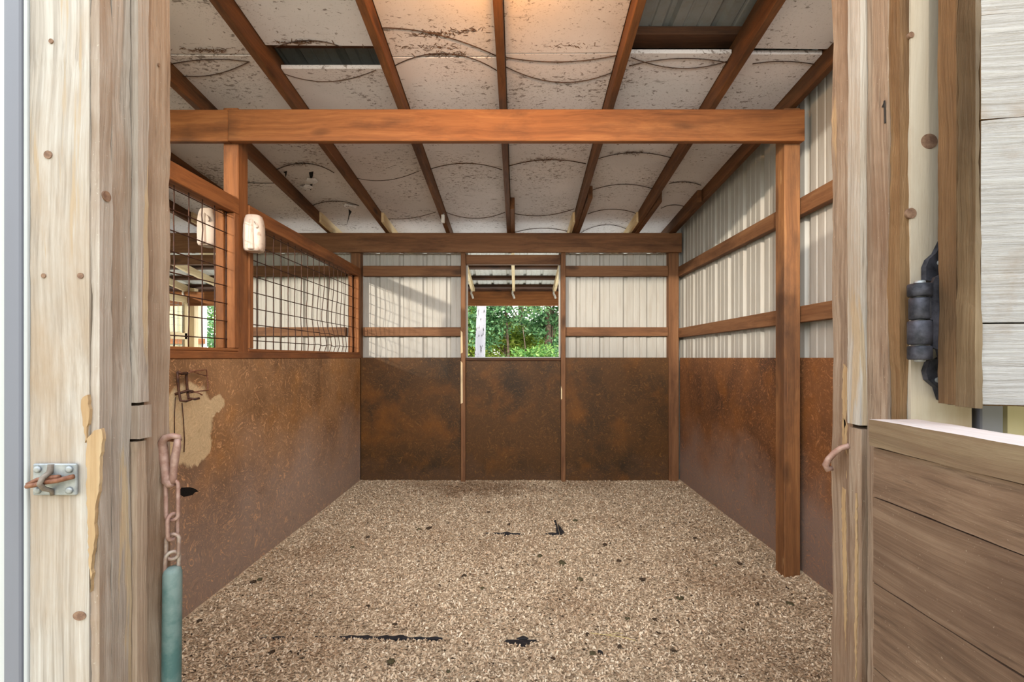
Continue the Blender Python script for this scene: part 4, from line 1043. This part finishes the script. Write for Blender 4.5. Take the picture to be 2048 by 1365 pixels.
# ------------------------------------------------------------------ things lying on the bedding
def clod_mesh(seed):
    bm = bmesh.new(); bmesh.ops.create_icosphere(bm, subdivisions=1, radius=1.0); q = random.Random(seed)
    for v in bm.verts:
        v.co *= q.uniform(0.7, 1.2); v.co.z *= 0.6
    me = bpy.data.meshes.new('manure_clod'); bm.to_mesh(me); bm.free()
    me.polygons.foreach_set('use_smooth', [True] * len(me.polygons)); return me
protos = [clod_mesh(k) for k in range(7)]
for k, me in enumerate(protos): me.materials.append(M['clodgreen'] if k % 3 == 2 else M['clod'])
big = [(593, 1003, 11), (500, 1040, 8), (857, 1058, 9), (838, 1060, 7), (976, 1026, 7), (1018, 1049, 7), (1080, 1113, 10), (1125, 1127, 12), (1160, 1160, 10), (928, 1153, 9),
       (964, 1176, 8), (1238, 1122, 9), (1285, 1160, 10), (1360, 1198, 12), (1430, 1132, 8), (1480, 1130, 10), (1255, 1238, 10), (1310, 1240, 9), (1175, 1270, 9), (505, 1168, 11),
       (520, 1162, 10), (400, 1245, 10), (735, 1215, 9), (790, 1250, 9), (782, 1325, 14), (542, 1305, 10), (898, 1342, 9), (1105, 1318, 9), (1185, 1308, 12), (1240, 1295, 9),
       (1350, 1305, 9), (1355, 1245, 8), (1515, 1210, 10), (1580, 1208, 10), (1390, 1078, 7), (1150, 1042, 8), (705, 1095, 7), (735, 1075, 7), (620, 1195, 8), (1210, 1090, 9)]
q = random.Random(5); spots = []
for px, py, sz in big:
    D = F * 1.19 / (py - CY); spots.append((px, (px - CX) / F * D, D, sz * 0.62 * D / F))
ORD = ['first', 'second', 'third', 'fourth', 'fifth', 'sixth', 'seventh', 'eighth', 'ninth', 'tenth', 'eleventh', 'twelfth', 'thirteenth', 'fourteenth', 'fifteenth', 'sixteenth', 'seventeenth', 'eighteenth', 'nineteenth', 'twentieth']
bands = (('beyond the corner-shaped bare streak', 3.1, 9), ('just in front of the corner-shaped bare streak', 2.62, 3.1), ('on the middle of the floor', 2.2, 2.62), ('just behind the long bare streak', 1.96, 2.2), ('at the near edge of the bedding', 0, 1.96))
for where, d0, d1_ in bands:
    row = sorted(p for p in spots if d0 <= p[2] < d1_)
    for k, (px, x, y, r) in enumerate(row):
        i = int(px); o = bpy.data.objects.new('manure_clod', protos[i % 7]); COL.objects.link(o)
        z = float(bed_z(np.array([x]), np.array([y]))[0])
        o.location = (x, y, z + r * 0.3); o.scale = (r * q.uniform(0.95, 1.35), r * q.uniform(0.8, 1.15), r * 0.8); o.rotation_euler = (0, 0, q.uniform(0, 6.28))
        hue = 'greenish' if (i % 7) % 3 == 2 else 'dark'
        tag(o, '%s clod %s, %s from the left' % (hue, where, ORD[k]), 'clod', 'clods on the bedding')
# countless small crumbs of the same
NCR = 1900; xs = XL + 0.05 + (XR - XL - 0.1) * nr.random(NCR); ys = 1.6 + 2.75 * nr.random(NCR) ** 1.15
clump = np.sin(xs * 2.7 + 1.0) * np.sin(ys * 3.3 + xs) + 0.5 * (xs - 0.0) / 1.5; kk = clump + nr.normal(0, 0.5, NCR) > -0.1; xs, ys = xs[kk], ys[kk]; NCR = len(xs)
octa = np.array([(1, 0, 0), (0, 1, 0), (-1, 0, 0), (0, -1, 0), (0, 0, 1), (0, 0, -1)], float); of = np.array([(0, 1, 4), (1, 2, 4), (2, 3, 4), (3, 0, 4), (1, 0, 5), (2, 1, 5), (3, 2, 5), (0, 3, 5)])
r_ = nr.uniform(0.002, 0.0065, NCR); V = octa[None] * r_[:, None, None] * nr.uniform(0.6, 1.4, (NCR, 6, 1)) * np.array([1.2, 1.0, 0.7])
V = V + np.stack([xs, ys, bed_z(xs, ys) + r_ * 0.5 + 0.002], 1)[:, None, :]
o = mesh_np('manure_crumbs', V.reshape(-1, 3), (of[None] + 6 * np.arange(NCR)[:, None, None]).reshape(-1, 3), M['clod'], bed); o['kind'] = 'stuff'
st = thing('straw_stalk', 'thin pale straw stalk lying on the bedding toward the right front', 'straw', None, (0.42, 1.92, 0.02))
MB().tube([(-0.11, 0.02, 0.006), (-0.04, 0.0, 0.009), (0.03, -0.012, 0.006), (0.07, -0.03, 0.004)], 0.0016, 5).build('stem', M['straw'], st, True)
MB().tube([(-0.04, 0.0, 0.009), (0.0, 0.016, 0.008), (0.03, 0.02, 0.004)], 0.0012, 5).build('side_stem', M['straw'], st, True)
